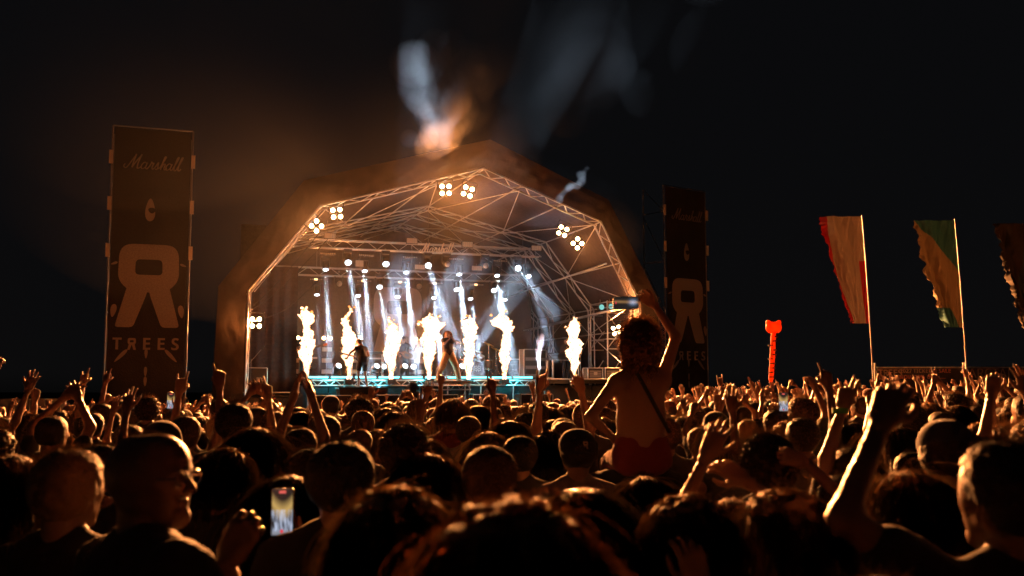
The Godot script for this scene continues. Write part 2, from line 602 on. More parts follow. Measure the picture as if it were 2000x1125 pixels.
func script_strokes() -> Array:
	var a := [[Vector2(1.3, 0.42), Vector2(1.15, 0.5), Vector2(1.0, 0.3), Vector2(1.0, 0.08), Vector2(1.12, 0), Vector2(1.28, 0.15), Vector2(1.36, 0.48)], [Vector2(1.36, 0.48), Vector2(1.3, 0.12), Vector2(1.4, 0), Vector2(1.52, 0.15)]]
	var l := [Vector2(3.2, 0.15), Vector2(3.4, 0.75), Vector2(3.44, 1.02), Vector2(3.35, 0.95), Vector2(3.28, 0.4), Vector2(3.3, 0.05), Vector2(3.4, 0), Vector2(3.5, 0.15)]
	var s := [
		[Vector2(-0.15, 0.3), Vector2(-0.22, 0.12), Vector2(-0.05, 0), Vector2(0.1, 0.2), Vector2(0.3, 0.7), Vector2(0.44, 1.08)],
		[Vector2(0.44, 1.08), Vector2(0.38, 0.5), Vector2(0.36, 0.05)], [Vector2(0.36, 0.05), Vector2(0.55, 0.5), Vector2(0.82, 1.08)],
		[Vector2(0.82, 1.08), Vector2(0.72, 0.5), Vector2(0.72, 0.1), Vector2(0.8, 0), Vector2(0.98, 0.15)],
		a[0], a[1],
		[Vector2(1.52, 0.15), Vector2(1.62, 0.45), Vector2(1.62, 0.56), Vector2(1.72, 0.44), Vector2(1.8, 0.46), Vector2(1.74, 0.15), Vector2(1.82, 0), Vector2(1.95, 0.15)],
		[Vector2(1.95, 0.15), Vector2(2.1, 0.54), Vector2(2.12, 0.3), Vector2(2.15, 0.1), Vector2(2.05, 0), Vector2(1.98, 0.06)], [Vector2(2.12, 0.03), Vector2(2.3, 0.15)],
		[Vector2(2.3, 0.15), Vector2(2.5, 0.8), Vector2(2.53, 1.0), Vector2(2.45, 0.95), Vector2(2.38, 0.4), Vector2(2.36, 0)], [Vector2(2.36, 0.1), Vector2(2.48, 0.42), Vector2(2.6, 0.42), Vector2(2.58, 0.12), Vector2(2.66, 0), Vector2(2.78, 0.15)]]
	for k in a:
		var moved := []
		for p in k:
			moved.append(p + Vector2(1.72, 0))
		s.append(moved)
	s.append(l)
	var m := []
	for p in l:
		m.append(p + Vector2(0.28, 0))
	s.append(m)
	return s

func script_word(height: float, weight: float) -> Bag:
	# the joined-up brush lettering reading Marshall, centred on x, base at 0
	var b := Bag.new()
	for k in script_strokes():
		var pts := []
		for p in k:
			pts.append(Vector3((p.x - 1.8 + 0.22 * p.y) * height, p.y * height, 0))
		pts = curve(pts, 5)
		var r := []
		for q in pts.size():
			var d: Vector3 = pts[mini(q + 1, pts.size() - 1)] - pts[maxi(q - 1, 0)]
			r.append(height * weight * (0.6 + 0.5 * absf(d.normalized().y)))
		b.tube(pts, r, 6)
	return b

func letters(text: String, size: float, m: Material, bold := true, thick := 0.01) -> MeshInstance3D:
	var t := TextMesh.new()
	t.text = text
	var f := SystemFont.new()
	f.font_names = PackedStringArray(["Droid Sans"])
	f.font_weight = 700 if bold else 400
	t.font = f
	t.font_size = 64
	t.pixel_size = size / 46.0
	t.depth = thick
	t.curve_step = 2.0
	var o := MeshInstance3D.new()
	o.mesh = t
	o.material_override = m
	return o

func trees_word(parent: Node, called: String, at: Vector3, size: float, gap: float, m: Material) -> void:
	var x := -2.0 * gap
	for ch in ["T", "R", "E", "E", "S"]:
		if ch == "R":
			var o := part(parent, called, ribbon_symbol().mesh(), m, at + Vector3(x, -size * 0.5, 0.004))
			o.scale = Vector3(size * 0.95, size, 1)
		else:
			var o := letters(ch, size, m)
			o.name = called
			o.position = at + Vector3(x, 0, 0)
			parent.add_child(o, true)
		x += gap

func leaf_print(parent: Node, called: String, at: Vector3, size: Vector2, turn: float, m: Material) -> void:
	var pts := []
	for q in 20:
		var w := TAU * q / 20
		pts.append(Vector2(cos(w) * size.x * (0.75 + 0.25 * sin(w)), sin(w) * size.y))
	var b := Bag.new()
	flat_poly(b, pts)
	var o := part(parent, called, b.mesh(), m, at)
	o.rotation.z = turn

func make_banners() -> void:
	for k in [[-10.3, -1.5, STAGE_TURN, 2.36, 9.84, "tall dark banner tower with ribbon symbol standing left of the stage"], [9.9, 1.2, STAGE_TURN + 0.30, 2.36, 9.72, "tall dark banner tower with ribbon symbol on the flag side of the stage"]]:
		var at := stage(k[0], 0, k[1])
		at.y = ground_y(at.x, at.z)
		var t := thing("banner_tower", k[5], "banner", at, k[2], "banner towers either side of the stage")
		var w: float = k[3]
		var h: float = k[4] - at.y
		var cloth := Bag.new()
		cloth.sheet(20, 60, func(s: float, q: float) -> Vector3:
			var x := (s - 0.5) * (w - 0.12)
			return Vector3(x, 0.25 + q * (h - 0.3), 0.03 * noise.get_noise_2d(x * 1.2, q * 9.0 + k[0]) * sin(s * PI)))
		part(t, "banner_cloth", cloth.mesh(), M.banner)
		for sx in [-0.5, 0.5]:
			rod(t, "upright", Vector3(sx * w, 0, -0.04), Vector3(sx * w, h, -0.04), 0.028, M.steel)
			rod(t, "upright", Vector3(sx * w, 0, -1.2), Vector3(sx * w, h, -1.2), 0.028, M.steel)
			for q in 5:
				var y := 0.8 + q * 2.0
				rod(t, "brace", Vector3(sx * w, y, -0.04), Vector3(sx * w, minf(y + 1.9, h), -1.2), 0.02, M.steel)
				rod(t, "ledger", Vector3(sx * w, y, -0.04), Vector3(sx * w, y, -1.2), 0.022, M.steel)
			for q in 3:
				box(t, "reflector", Vector3(sx * (w + 0.05), h - 1.0 - 1.45 * q, 0.03), Vector3(0.12, 0.42, 0.05), M.panel)
		for y in [0.2, h]:
			rod(t, "crossbar", Vector3(-w * 0.5, y, -0.04), Vector3(w * 0.5, y, -0.04), 0.026, M.steel)
		var word := part(t, "brand_lettering", script_word(0.42, 0.045).mesh(), M.print, Vector3(0, h - 1.32, 0.06))
		word.scale.z = 0.2
		word.rotation.z = 0.0
		leaf_print(t, "mask_print", Vector3(-0.02, h - 2.6, 0.045), Vector2(0.19, 0.36), PI, M.print)
		leaf_print(t, "mask_shadow_print", Vector3(0.03, h - 2.62, 0.05), Vector2(0.14, 0.09), 0.0, M.banner)
		var sym := part(t, "ribbon_symbol", ribbon_symbol().mesh(), M.print, Vector3(0, h - 6.25, 0.05))
		sym.scale = Vector3(2.57, 2.57, 1)
		trees_word(t, "letter", Vector3(0, h - 6.76, 0.05), 0.36, 0.42, M.print)
		for sx in [-1.0, 1.0]:
			leaf_print(t, "leaf_print", Vector3(sx * 0.98, h - 5.75, 0.05), Vector2(0.11, 0.20), 0.15 * sx, M.print)
			leaf_print(t, "leaf_print", Vector3(sx * 0.72, h - 7.12, 0.045), Vector2(0.07, 0.26), 0.75 * sx, M.print)
			leaf_print(t, "leaf_print", Vector3(sx * 1.0, h - 4.3, 0.05), Vector2(0.05, 0.1), 1.2 * sx, M.print)
		for y in [7.05, 7.6, 7.9]:
			leaf_print(t, "leaf_print", Vector3(0, h - y, 0.045), Vector2(0.06, 0.15), 0, M.print)

func make_trusses() -> void:
	# two lighting trusses across the stage
	for k in [[4.2, 7.06, -4.65, 4.75, "box lighting truss with the white script sign, nearer the crowd"], [7.0, 6.28, -4.8, 4.9, "box lighting truss hanging lower behind the one with the script sign"]]:
		var t := on_stage("lighting_truss", k[4], "truss", 0, k[1], k[0])
		for y in [0.0, 0.32]:
			for z in [-0.16, 0.16]:
				rod(t, "chord", Vector3(k[2], y, z), Vector3(k[3], y, z), 0.026, M.alu)
		var n := 22
		for q in n:
			var a: float = lerpf(k[2], k[3], float(q) / n)
			var b: float = lerpf(k[2], k[3], float(q + 1) / n)
			var up := q % 2 == 0
			rod(t, "brace", Vector3(a, 0.0 if up else 0.32, 0.16), Vector3(b, 0.32 if up else 0.0, 0.16), 0.012, M.alu)
			rod(t, "brace", Vector3(a, 0.0, -0.16 if up else 0.16), Vector3(b, 0.0, 0.16 if up else -0.16), 0.012, M.alu)
		for x in [-4.0, 0.0, 4.0]:
			rod(t, "hanging_chain", Vector3(x, 0.32, 0), Vector3(x, 1.55 - absf(x) * 0.12, 0), 0.01, M.steel)
	var s := on_stage("script_sign", "white joined-up script sign fixed to the lighting truss above the singer", "sign", 0.28, 7.06, 3.98)
	var word := part(s, "lettering", script_word(0.34, 0.055).mesh(), M.script)
	word.rotation.z = 0.05
	word.scale.z = 0.5
	rod(s, "bracket", Vector3(-0.75, 0.1, -0.06), Vector3(0.75, 0.1, -0.06), 0.012, M.steel)

func make_fences_and_flags() -> void:
	# steel panel fence far left
	for q in 4:
		var f := thing("steel_fence_panel", "grey steel hoarding panel at the edge of the field left of the banner tower", "fence", Vector3(-13.3 - q * 2.32, -0.7, -27.2 + q * 0.25), 0.1, "steel hoarding panels")
		box(f, "sheet", Vector3(0, 1.12, 0), Vector3(2.25, 2.1, 0.02), M.steel)
		for s in 6:
			rod(f, "rib", Vector3(-1.0 + s * 0.4, 0.1, 0.03), Vector3(-1.0 + s * 0.4, 2.17, 0.03), 0.022, M.steel)
		rod(f, "post", Vector3(1.13, 0, 0.02), Vector3(1.13, 2.42, 0.02), 0.03, M.alu)
	# fence with the printed signs on the right
	var at := Vector3(9.45, 0, -26.0)
	for q in 3:
		var p := thing("fence_panel", "dark mesh fence panel carrying the printed banners beside the flags", "fence", at + Vector3(q * 2.32, 0, q * 0.1), -0.05, "fence panels below the flags")
		box(p, "mesh_sheet", Vector3(1.13, 1.1, -0.02), Vector3(2.2, 2.1, 0.012), M.banner)
		for sx in [0.0, 2.26]:
			rod(p, "post", Vector3(sx, 0, 0), Vector3(sx, 2.42, 0), 0.024, M.alu)
		for y in [0.15, 2.3]:
			rod(p, "rail", Vector3(0, y, 0), Vector3(2.26, y, 0), 0.018, M.alu)
	var dark := mat(Color(0.028, 0.026, 0.026), 0.7)
	var red := mat(Color(0.42, 0.16, 0.13), 0.8)
	var a := thing("ticket_banner", "black printed ticket banner with pale and red lettering on the mesh fence", "sign", at + Vector3(1.13, 2.12, 0.05), -0.05)
	box(a, "board", Vector3.ZERO, Vector3(2.16, 0.4, 0.012), dark)
	trees_word(a, "letter", Vector3(-0.74, 0.04, 0.012), 0.17, 0.125, M.print)
	for k in [["2027 TICKETS", Vector3(-0.06, 0.09, 0.01), 0.1, M.print], ["ON SALE", Vector3(0.52, 0.09, 0.01), 0.1, red], ["NOW 20% OFF", Vector3(-0.04, -0.07, 0.01), 0.1, red]]:
		var o := letters(k[0], k[2], k[3], true, 0.006)
		o.name = "lettering"
		o.position = k[1]
		a.add_child(o, true)
	box(a, "underline", Vector3(-0.74, -0.1, 0.01), Vector3(0.62, 0.012, 0.006), red)
	box(a, "underline", Vector3(0.5, -0.1, 0.01), Vector3(0.32, 0.012, 0.006), red)
	var c := thing("festival_banner", "black printed banner with thin pale capitals next to the ticket banner", "sign", at + Vector3(3.45, 2.12, 0.15), -0.05)
	box(c, "board", Vector3.ZERO, Vector3(2.16, 0.4, 0.012), dark)
	var o := letters("ARCTANGENT", 0.24, mat(Color(0.22, 0.18, 0.15), 0.8), false, 0.006)
	o.name = "lettering"
	o.position = Vector3(-0.05, 0.03, 0.01)
	c.add_child(o, true)
	# the three feather flags
	feather_flag(Vector3(9.05, 0, -25.0), 6.15, 0, "tall pole flag of cream cloth with red edges, blown against its pole")
	feather_flag(Vector3(11.4, 0, -25.0), 6.05, 1, "tall pole flag of teal and orange cloth split by a diagonal")
	feather_flag(Vector3(13.55, 0, -25.2), 6.0, 2, "tall pole flag of dark grey and brown cloth beside the teal one")

func feather_flag(at: Vector3, h: float, kind: int, label: String) -> void:
	var t := thing("pole_flag", label, "flag", at, 0.0, "")
	var pole := Bag.new()
	var lean := 0.0
	var pts := []
	var rad := []
	for q in 9:
		var s := q / 8.0
		pts.append(Vector3(-0.16 * s * s, s * h, 0))
		rad.append(lerpf(0.026, 0.012, s))
	pole.tube(pts, rad, 7)
	part(t, "pole", pole.mesh(), M.steel)
	var b := Bag.new()
	var tall := 2.72
	var nu := 80
	var nv := 130
	b.sheet(nu, nv, func(s: float, v: float) -> Vector3:
		var y := h - 0.04 - v * tall
		var px := -0.16 * (y / h) * (y / h)
		var wide := lerpf(1.02, 0.44, pow(v, 1.6)) * (1.0 + 0.07 * noise.get_noise_2d(v * 4.0, kind * 5.0))
		var x := px - 0.03 - s * wide
		var z := 0.09 * s * sin(s * 11.0 + v * 5.0 + kind) + 0.16 * s * noise.get_noise_2d(s * 2.2 + kind * 9.0, v * 2.0) + 0.03 * noise.get_noise_2d(s * 5.0 - v * 3.0, v * 2.0 + kind)
		if s > 0.86:
			z += (s - 0.86) * 1.6 * noise.get_noise_2d(v * 9.0, kind * 3.0 + 20.0)
		return Vector3(x, y, z))
	var cream := Color(0.36, 0.34, 0.31)
	var red := Color(0.36, 0.015, 0.018)
	var teal := Color(0.05, 0.20, 0.22)
	var orange := Color(0.36, 0.30, 0.19)
	for a in nu + 1:
		for q in nv + 1:
			var s := float(a) / nu
			var v := float(q) / nv
			var c := cream
			if kind == 0:
				if s > 0.86 or (s < 0.16 and v > 0.42):
					c = red
			elif kind == 1:
				c = orange
				if s + v * 2.1 < 0.98:
					c = teal
				elif v > 0.82 and s > 0.25 + (v - 0.82) * -1.5 + 0.2:
					c = teal
			else:
				c = Color(0.05, 0.075, 0.085)
				if s - v > 0.1 or v > 0.7:
					c = Color(0.05, 0.04, 0.034)
			b.c.append(c)
	var m := StandardMaterial3D.new()
	m.vertex_color_use_as_albedo = true
	m.roughness = 0.75
	m.backlight_enabled = true
	m.backlight = Color(0.03, 0.022, 0.016).linear_to_srgb()
	part(t, "cloth", b.mesh(), m)

# ---------------------------------------------------------------- lamps
const WARM := Color(1.0, 0.33, 0.085)
const COLD := Color(0.58, 0.78, 1.0)

func spot(parent: Node, at: Vector3, towards: Vector3, energy: float, angle: float, c: Color, size: float, soft := 0.4) -> void:
	var l := SpotLight3D.new()
	l.name = "lamp_light"
	parent.add_child(l, true)
	l.position = at
	l.basis = Basis.looking_at(towards.normalized(), Vector3.UP if absf(towards.normalized().y) < 0.95 else Vector3.RIGHT)
	l.light_energy = energy
	l.spot_angle = angle
	l.spot_range = 80.0
	l.spot_attenuation = 2.0
	l.spot_angle_attenuation = soft
	l.light_color = c.linear_to_srgb()
	l.light_size = size
	l.shadow_enabled = true

func omni(parent: Node, at: Vector3, energy: float, c: Color, size: float) -> void:
	var l := OmniLight3D.new()
	l.name = "lamp_light"
	parent.add_child(l, true)
	l.position = at
	l.light_energy = energy
	l.omni_range = 60.0
	l.omni_attenuation = 2.0
	l.light_color = c.linear_to_srgb()
	l.light_size = size
	l.shadow_enabled = true

func disc(r: float, deep: float, sides := 16) -> ArrayMesh:
	# a shallow round lens bulging towards +z
	var b := Bag.new()
	b.tube([Vector3(0, 0, -0.02), Vector3(0, 0, deep * 0.5), Vector3(0, 0, deep * 0.85), Vector3(0, 0, deep)], [r, r, r * 0.75, r * 0.3], sides)
	return b.mesh()

func blinder(u: float, y: float, v: float, roll: float, energy: float, label: String, wide_aim := false, flood := false, rows := 2, group := "four-lamp blinders") -> Node3D:
	var t := on_stage("blinder_light", label, "stage light", u, y, v, group)
	var box_part := Node3D.new()
	box_part.name = "housing"
	t.add_child(box_part, true)
	box_part.rotation = Vector3(0.16, -0.15, roll)
	for sx in [-1, 1]:
		for sy in ([-1, 1] if rows == 2 else [0]):
			var p := Vector3(0.115 * sx, 0.115 * sy, 0)
			var can := Bag.new()
			can.tube([p + Vector3(0, 0, -0.14), p + Vector3(0, 0, -0.1), p], [0.05, 0.09, 0.1], 14, true)
			part(box_part, "lamp_can", can.mesh(), M.black)
			part(box_part, "lamp_bulb", lens_disc, M.bulb, p + Vector3(0, 0, 0.012))
	for s in [-1, 1]:
		rod(box_part, "yoke_arm", Vector3(0.25 * s, -0.02, -0.06), Vector3(0.25 * s, 0.34, -0.06), 0.014, M.black)
	rod(box_part, "yoke_bar", Vector3(-0.25, 0.34, -0.06), Vector3(0.25, 0.34, -0.06), 0.014, M.black)
	spot(t, Vector3(0, 0, 0.12), Vector3(clampf(u * 0.09 - 0.2, -0.5, 0.25), 0.05 if flood else -0.4, 1.0), energy, 80.0 if flood else 42.0, WARM, 0.16, 0.5)
	return t

var lens_disc: ArrayMesh

func make_lamps() -> void:
	lens_disc = disc(0.072, 0.03)
	blinder(-5.15, 7.06, -1.15, PI / 4, 1200, "lit four-lamp blinder set diamond-wise on the left bend of the arch", true)
	blinder(-4.5, 7.51, -1.2, 0.12, 1200, "lit four-lamp blinder beside the diamond-set one on the left bend", true)
	blinder(-1.14, 8.26, -2.6, 0.05, 1600, "lit four-lamp blinder under the ridge, on the left of its pair")
	blinder(-0.37, 8.25, -2.6, -0.3, 1600, "lit four-lamp blinder under the ridge, tilted, on the right of its pair")
	blinder(3.66, 7.34, -1.05, -0.35, 1350, "lit four-lamp blinder on the right slope, higher of its pair")
	blinder(4.23, 6.92, -1.05, PI / 4, 1600, "lit four-lamp blinder set diamond-wise low on the right slope")
	var side := blinder(-6.91, 3.91, 0.3, 0.0, 130, "lit four-lamp blinder hanging beside the left stage post", false, true)
	rod(side, "hanging_bar", Vector3(-0.3, 0.34, -0.06), Vector3(0.3, 0.34, -0.06), 0.02, M.steel)
	blinder(7.4, 4.0, 2.5, 0.25, 90, "lit four-lamp blinder inside the scaffold at the right of the stage", false, true)
	# stands of lamps and panels on the stage floor
	for k in [[-4.8, "light stand with two round lamps and three panels furthest into the left wing"], [-3.5, "light stand with two round lamps and three panels behind the bass player"], [-2.25, "light stand with two round lamps and three panels behind the keyboard rack"], [0.37, "light stand with two round lamps and three panels behind the singer"]]:
		var t := on_stage("light_stand", k[1], "stage light", k[0], 2.0, 7.2)
		rod(t, "pole", Vector3(0, 0, 0), Vector3(0, 1.75, 0), 0.02, M.steel)
		for a in 3:
			rod(t, "leg", Vector3(0, 0.25, 0), Vector3(0.32 * cos(a * TAU / 3), 0.0, 0.32 * sin(a * TAU / 3)), 0.014, M.steel)
		for sx in [-1, 1]:
			var can := Bag.new()
			can.tube([Vector3(0.13 * sx, 1.72, -0.14), Vector3(0.13 * sx, 1.72, 0.02)], [0.07, 0.1], 12)
			part(t, "lamp_can", can.mesh(), M.black)
			part(t, "lamp_bulb", lens_disc, M.bulb_small, Vector3(0.13 * sx, 1.72, 0.03))
		for y in [0.35, 0.80, 1.26]:
			var p := box(t, "panel_light", Vector3(0, y, 0.06), Vector3(0.40, 0.17, 0.09), M.panel)
			p.rotation.x = 0.05
		spot(t, Vector3(0, 1.72, 0.12), Vector3(0.1, -0.05, 1.0), 26, 75.0, WARM, 0.12, 0.6)
	# pale panels and strips hung on the trusses
	for k in [[-3.93, 7.50, 4.0, 0.42, 0.20, "above the truss at its left end"], [-0.72, 7.46, 4.0, 0.42, 0.20, "left of the script sign"], [1.56, 7.42, 4.0, 0.42, 0.20, "right of the script sign"], [4.51, 7.40, 4.0, 0.42, 0.20, "above the truss at its right end"], [-2.71, 6.53, 4.4, 0.30, 0.24, "under the truss, left"], [-0.28, 6.48, 4.4, 0.42, 0.18, "under the truss below the script sign"], [2.08, 6.52, 4.4, 0.42, 0.18, "under the truss, right"]]:
		var t := on_stage("panel_light", "unlit pale rectangular panel light %s" % k[5], "stage light", k[0], k[1], k[2], "panel lights on the trusses")
		box(t, "face", Vector3(0, 0, 0.05), Vector3(k[3], k[4], 0.02), M.panel)
		box(t, "housing", Vector3(0, 0, 0), Vector3(k[3] + 0.04, k[4] + 0.04, 0.08), M.black)
		rod(t, "clamp", Vector3(0, 0, -0.05), Vector3(0, 0.2 if k[1] < 7.0 else -0.3, -0.05), 0.015, M.steel)
		for q in 5:
			box(t, "divider", Vector3(-k[3] * 0.5 + k[3] * (q + 0.5) / 5.0, 0, 0.062), Vector3(0.008, k[4] * 0.96, 0.006), M.steel)
	for k in [[-3.98, 6.84, 4.15, "left end of the nearer truss"], [-2.49, 6.84, 4.15, "nearer truss beside a moving head"], [-0.75, 6.83, 4.15, "nearer truss below the script sign"], [1.14, 6.83, 4.15, "nearer truss right of the script sign"], [3.0, 6.83, 4.15, "right end of the nearer truss"], [-4.0, 6.1, 6.85, "left end of the lower truss"], [-2.06, 6.1, 6.85, "lower truss, second from its left end"], [-0.5, 6.1, 6.85, "middle of the lower truss"], [1.0, 6.1, 6.85, "lower truss right of its middle"], [2.83, 6.1, 6.85, "right end of the lower truss"]]:
		var t := on_stage("strip_light", "strip light with small cells on the %s" % k[3], "stage light", k[0], k[1], k[2], "strip lights on the trusses")
		box(t, "housing", Vector3.ZERO, Vector3(0.62, 0.09, 0.07), M.black)
		for q in 8:
			part(t, "cell", lens_disc, M.panel, Vector3(-0.26 + q * 0.075, 0, 0.035)).scale = Vector3(0.4, 0.4, 0.5)
		if k[2] > 6.0:
			part(t, "lit_cell_light", unit_box, M.bulb_dim, Vector3(-0.05, 0, 0.05)).scale = Vector3(0.14, 0.08, 0.02)
	# cyan strips along the lip of the stage
	for q in 10:
		var u := -4.75 + q * 0.84
		var t := on_stage("led_batten", "glowing cyan light batten lying along the front lip of the stage", "stage light", u, 2.0, 0.85, "cyan battens along the stage lip")
		box(t, "housing", Vector3(0, 0.035, -0.04), Vector3(0.8, 0.07, 0.1), M.black)
		box(t, "tube_light", Vector3(0, 0.09, 0.0), Vector3(0.72, 0.055, 0.05), M.cyan)
		if q % 2 == 0:
			omni(t, Vector3(0.4, 0.12, 0.5), 2.2, Color(0.06, 0.8, 0.9), 0.12)
	# green work lights on the right scaffold
	for k in [[6.98, 4.96, "left"], [7.4, 5.0, "right"]]:
		var t := on_stage("work_light", "small round green-white lamp on the scaffold beam, %s of two" % k[2], "stage light", k[0], k[1], 3.0)
		var can := Bag.new()
		can.tube([Vector3(0, 0, -0.3), Vector3(0, 0, 0)], [0.1, 0.13], 12)
		part(t, "lamp_can", can.mesh(), M.black)
		part(t, "lamp_lens", disc(0.11, 0.03), glow(Color(0.25, 0.7, 0.65), 0.9))
		rod(t, "clamp", Vector3(0, 0.1, -0.15), Vector3(0, 0.32, -0.15), 0.015, M.steel)

func moving_head(u: float, y: float, v: float, dir: Vector3, energy: float, angle: float, label: String, group: String, floor_unit := false, lens := 0.115) -> void:
	# dir in stage axes: right, up, into the stage
	var t := on_stage("moving_head", label, "stage light", u, y, v, group)
	var d := Vector3(dir.x, dir.y, -dir.z).normalized()
	var s := -1.0 if floor_unit else 1.0
	box(t, "base", Vector3(0, 0.36 * s, 0), Vector3(0.3, 0.13, 0.24), M.black)
	for q in [-1, 1]:
		box(t, "yoke_arm", Vector3(0.165 * q, 0.17 * s, 0), Vector3(0.04, 0.32, 0.12), M.black)
	if not floor_unit:
		rod(t, "clamp", Vector3(0, 0.42, 0), Vector3(0, 0.52, 0), 0.03, M.steel)
	var head := Bag.new()
	head.tube([d * -0.24, d * -0.2, d * 0.02, d * 0.12, d * 0.14], [0.06, 0.12, 0.13, 0.125, 0.125], 14)
	part(t, "head", head.mesh(), M.black)
	var o := part(t, "lamp_lens", disc(lens, 0.02), M.head_lens if energy > 0.0 else M.panel)
	o.transform = Transform3D(Basis.looking_at(-d, Vector3.UP if absf(d.y) < 0.95 else Vector3.RIGHT), d * 0.15)
	if energy > 0.0:
		spot(t, d * 0.20, d, energy, angle, COLD, 0.08, 0.15)

func make_moving_heads() -> void:
	var up := "moving heads on the nearer truss"
	var low := "moving heads on the lower truss"
	var k := 11500.0
	for a in [[-3.2, 0.95, 0.22, "left end"], [-1.72, 0.95, 0.25, "between two straight beams"], [-0.02, 1.15, 0.75, "below the script sign"], [3.75, 1.9, 0.3, "right end"]]:
		moving_head(a[0], 6.62, 4.2, Vector3(0.02, -1, -a[1]), k * a[2], 3.4, "lit moving head tilted at the crowd on the nearer truss, %s" % a[3], up, false, 0.125)
	for a in [[-3.93, 0.40, 0.8], [-2.39, 0.38, 0.9], [-0.71, 0.45, 1.5], [1.5, 0.45, 1.25], [3.13, 0.50, 1.15], [4.51, 0.85, 0.35]]:
		moving_head(a[0], 6.44, 5.0, Vector3(0.0, -1, -a[1]), k * a[2], 2.7, "lit moving head sending a narrow white beam down from the nearer truss", up, false, 0.105)
	for a in [[-3.97, 0.3, 0.25], [-2.28, 0.42, 1.5], [-0.62, 0.48, 1.2], [0.96, 0.5, 1.4], [2.58, 0.52, 1.2], [4.14, 0.45, 0.4]]:
		moving_head(a[0], 5.62, 7.0, Vector3(0.0, -1, -a[1]), k * a[2], 2.7, "lit moving head sending a narrow white beam down from the lower truss", low, false, 0.105)
	for a in [[-1.41, 0.8, 0.35, "left"], [1.93, 0.7, 0.2, "middle"], [3.6, 0.9, 0.35, "right"]]:
		moving_head(a[0], 5.98, 6.9, Vector3(0.0, -1, -a[1]), k * a[2], 3.2, "lit moving head tilted at the crowd on the lower truss, %s" % a[3], low, false, 0.12)
	for a in [[0.76, 6.64, 4.2, "nearer truss by its middle"], [2.37, 6.64, 4.2, "nearer truss by its right end"], [-3.08, 5.99, 7.0, "lower truss by its left end"], [0.29, 5.99, 7.0, "lower truss by its middle"]]:
		moving_head(a[0], a[1], a[2], Vector3(0.0, -0.25, -1), 0.0, 0.0, "unlit moving head facing the crowd on the %s" % a[3], "unlit moving heads")
	for a in [[-3.54, 0.75, 0.55, "left end of the row"], [-2.07, 0.8, 0.8, "behind the guitarist"], [-0.95, 0.72, 0.8, "left of the singer"], [0.55, 0.75, 0.8, "right of the singer"], [1.35, 0.7, 0.7, "left of the bass drum"]]:
		moving_head(a[0], 2.46, 4.2, Vector3(a[1] * 0.7, 1.0, -1.3), k * a[2] * 0.42, 2.2, "floor moving head throwing a slanting narrow beam, %s" % a[3], "floor moving heads", true, 0.11)
	for a in [[-1.5, -0.17, 0.62, "beside the keyboard"], [-0.3, 0.08, 0.55, "behind the singer"], [1.9, 0.12, 0.5, "beside the bass drum"]]:
		moving_head(a[0], 2.46, 5.4, Vector3(a[1], 1.0, -1.62), k * a[2] * 0.62, 4.0, "floor moving head throwing a wide shaft out over the crowd, %s" % a[3], "floor moving heads", true, 0.11)

# ---------------------------------------------------------------- flames and smoke
func fire_ball(b: Bag, c: Vector3, r: Vector3, seed_at: float) -> void:
	var k := b.v.size()
	var rows := 7
	var cols := 10
	for y in rows + 1:
		var w := PI * y / rows
		for x in cols:
			var u := TAU * x / cols
			var d := Vector3(sin(w) * cos(u), cos(w), sin(w) * sin(u))
			var q := 1.0 + 1.1 * noise.get_noise_3d(d.x * 1.3 + seed_at, d.y * 1.3, d.z * 1.3 + seed_at)
			b.v.append(c + d * r * q)
			b.n.append(d)
	for y in rows:
		for x in cols:
			var q := k + y * cols + x
			var e := k + y * cols + (x + 1) % cols
			b.i.append_array(PackedInt32Array([q, e, q + cols, e, e + cols, q + cols]))

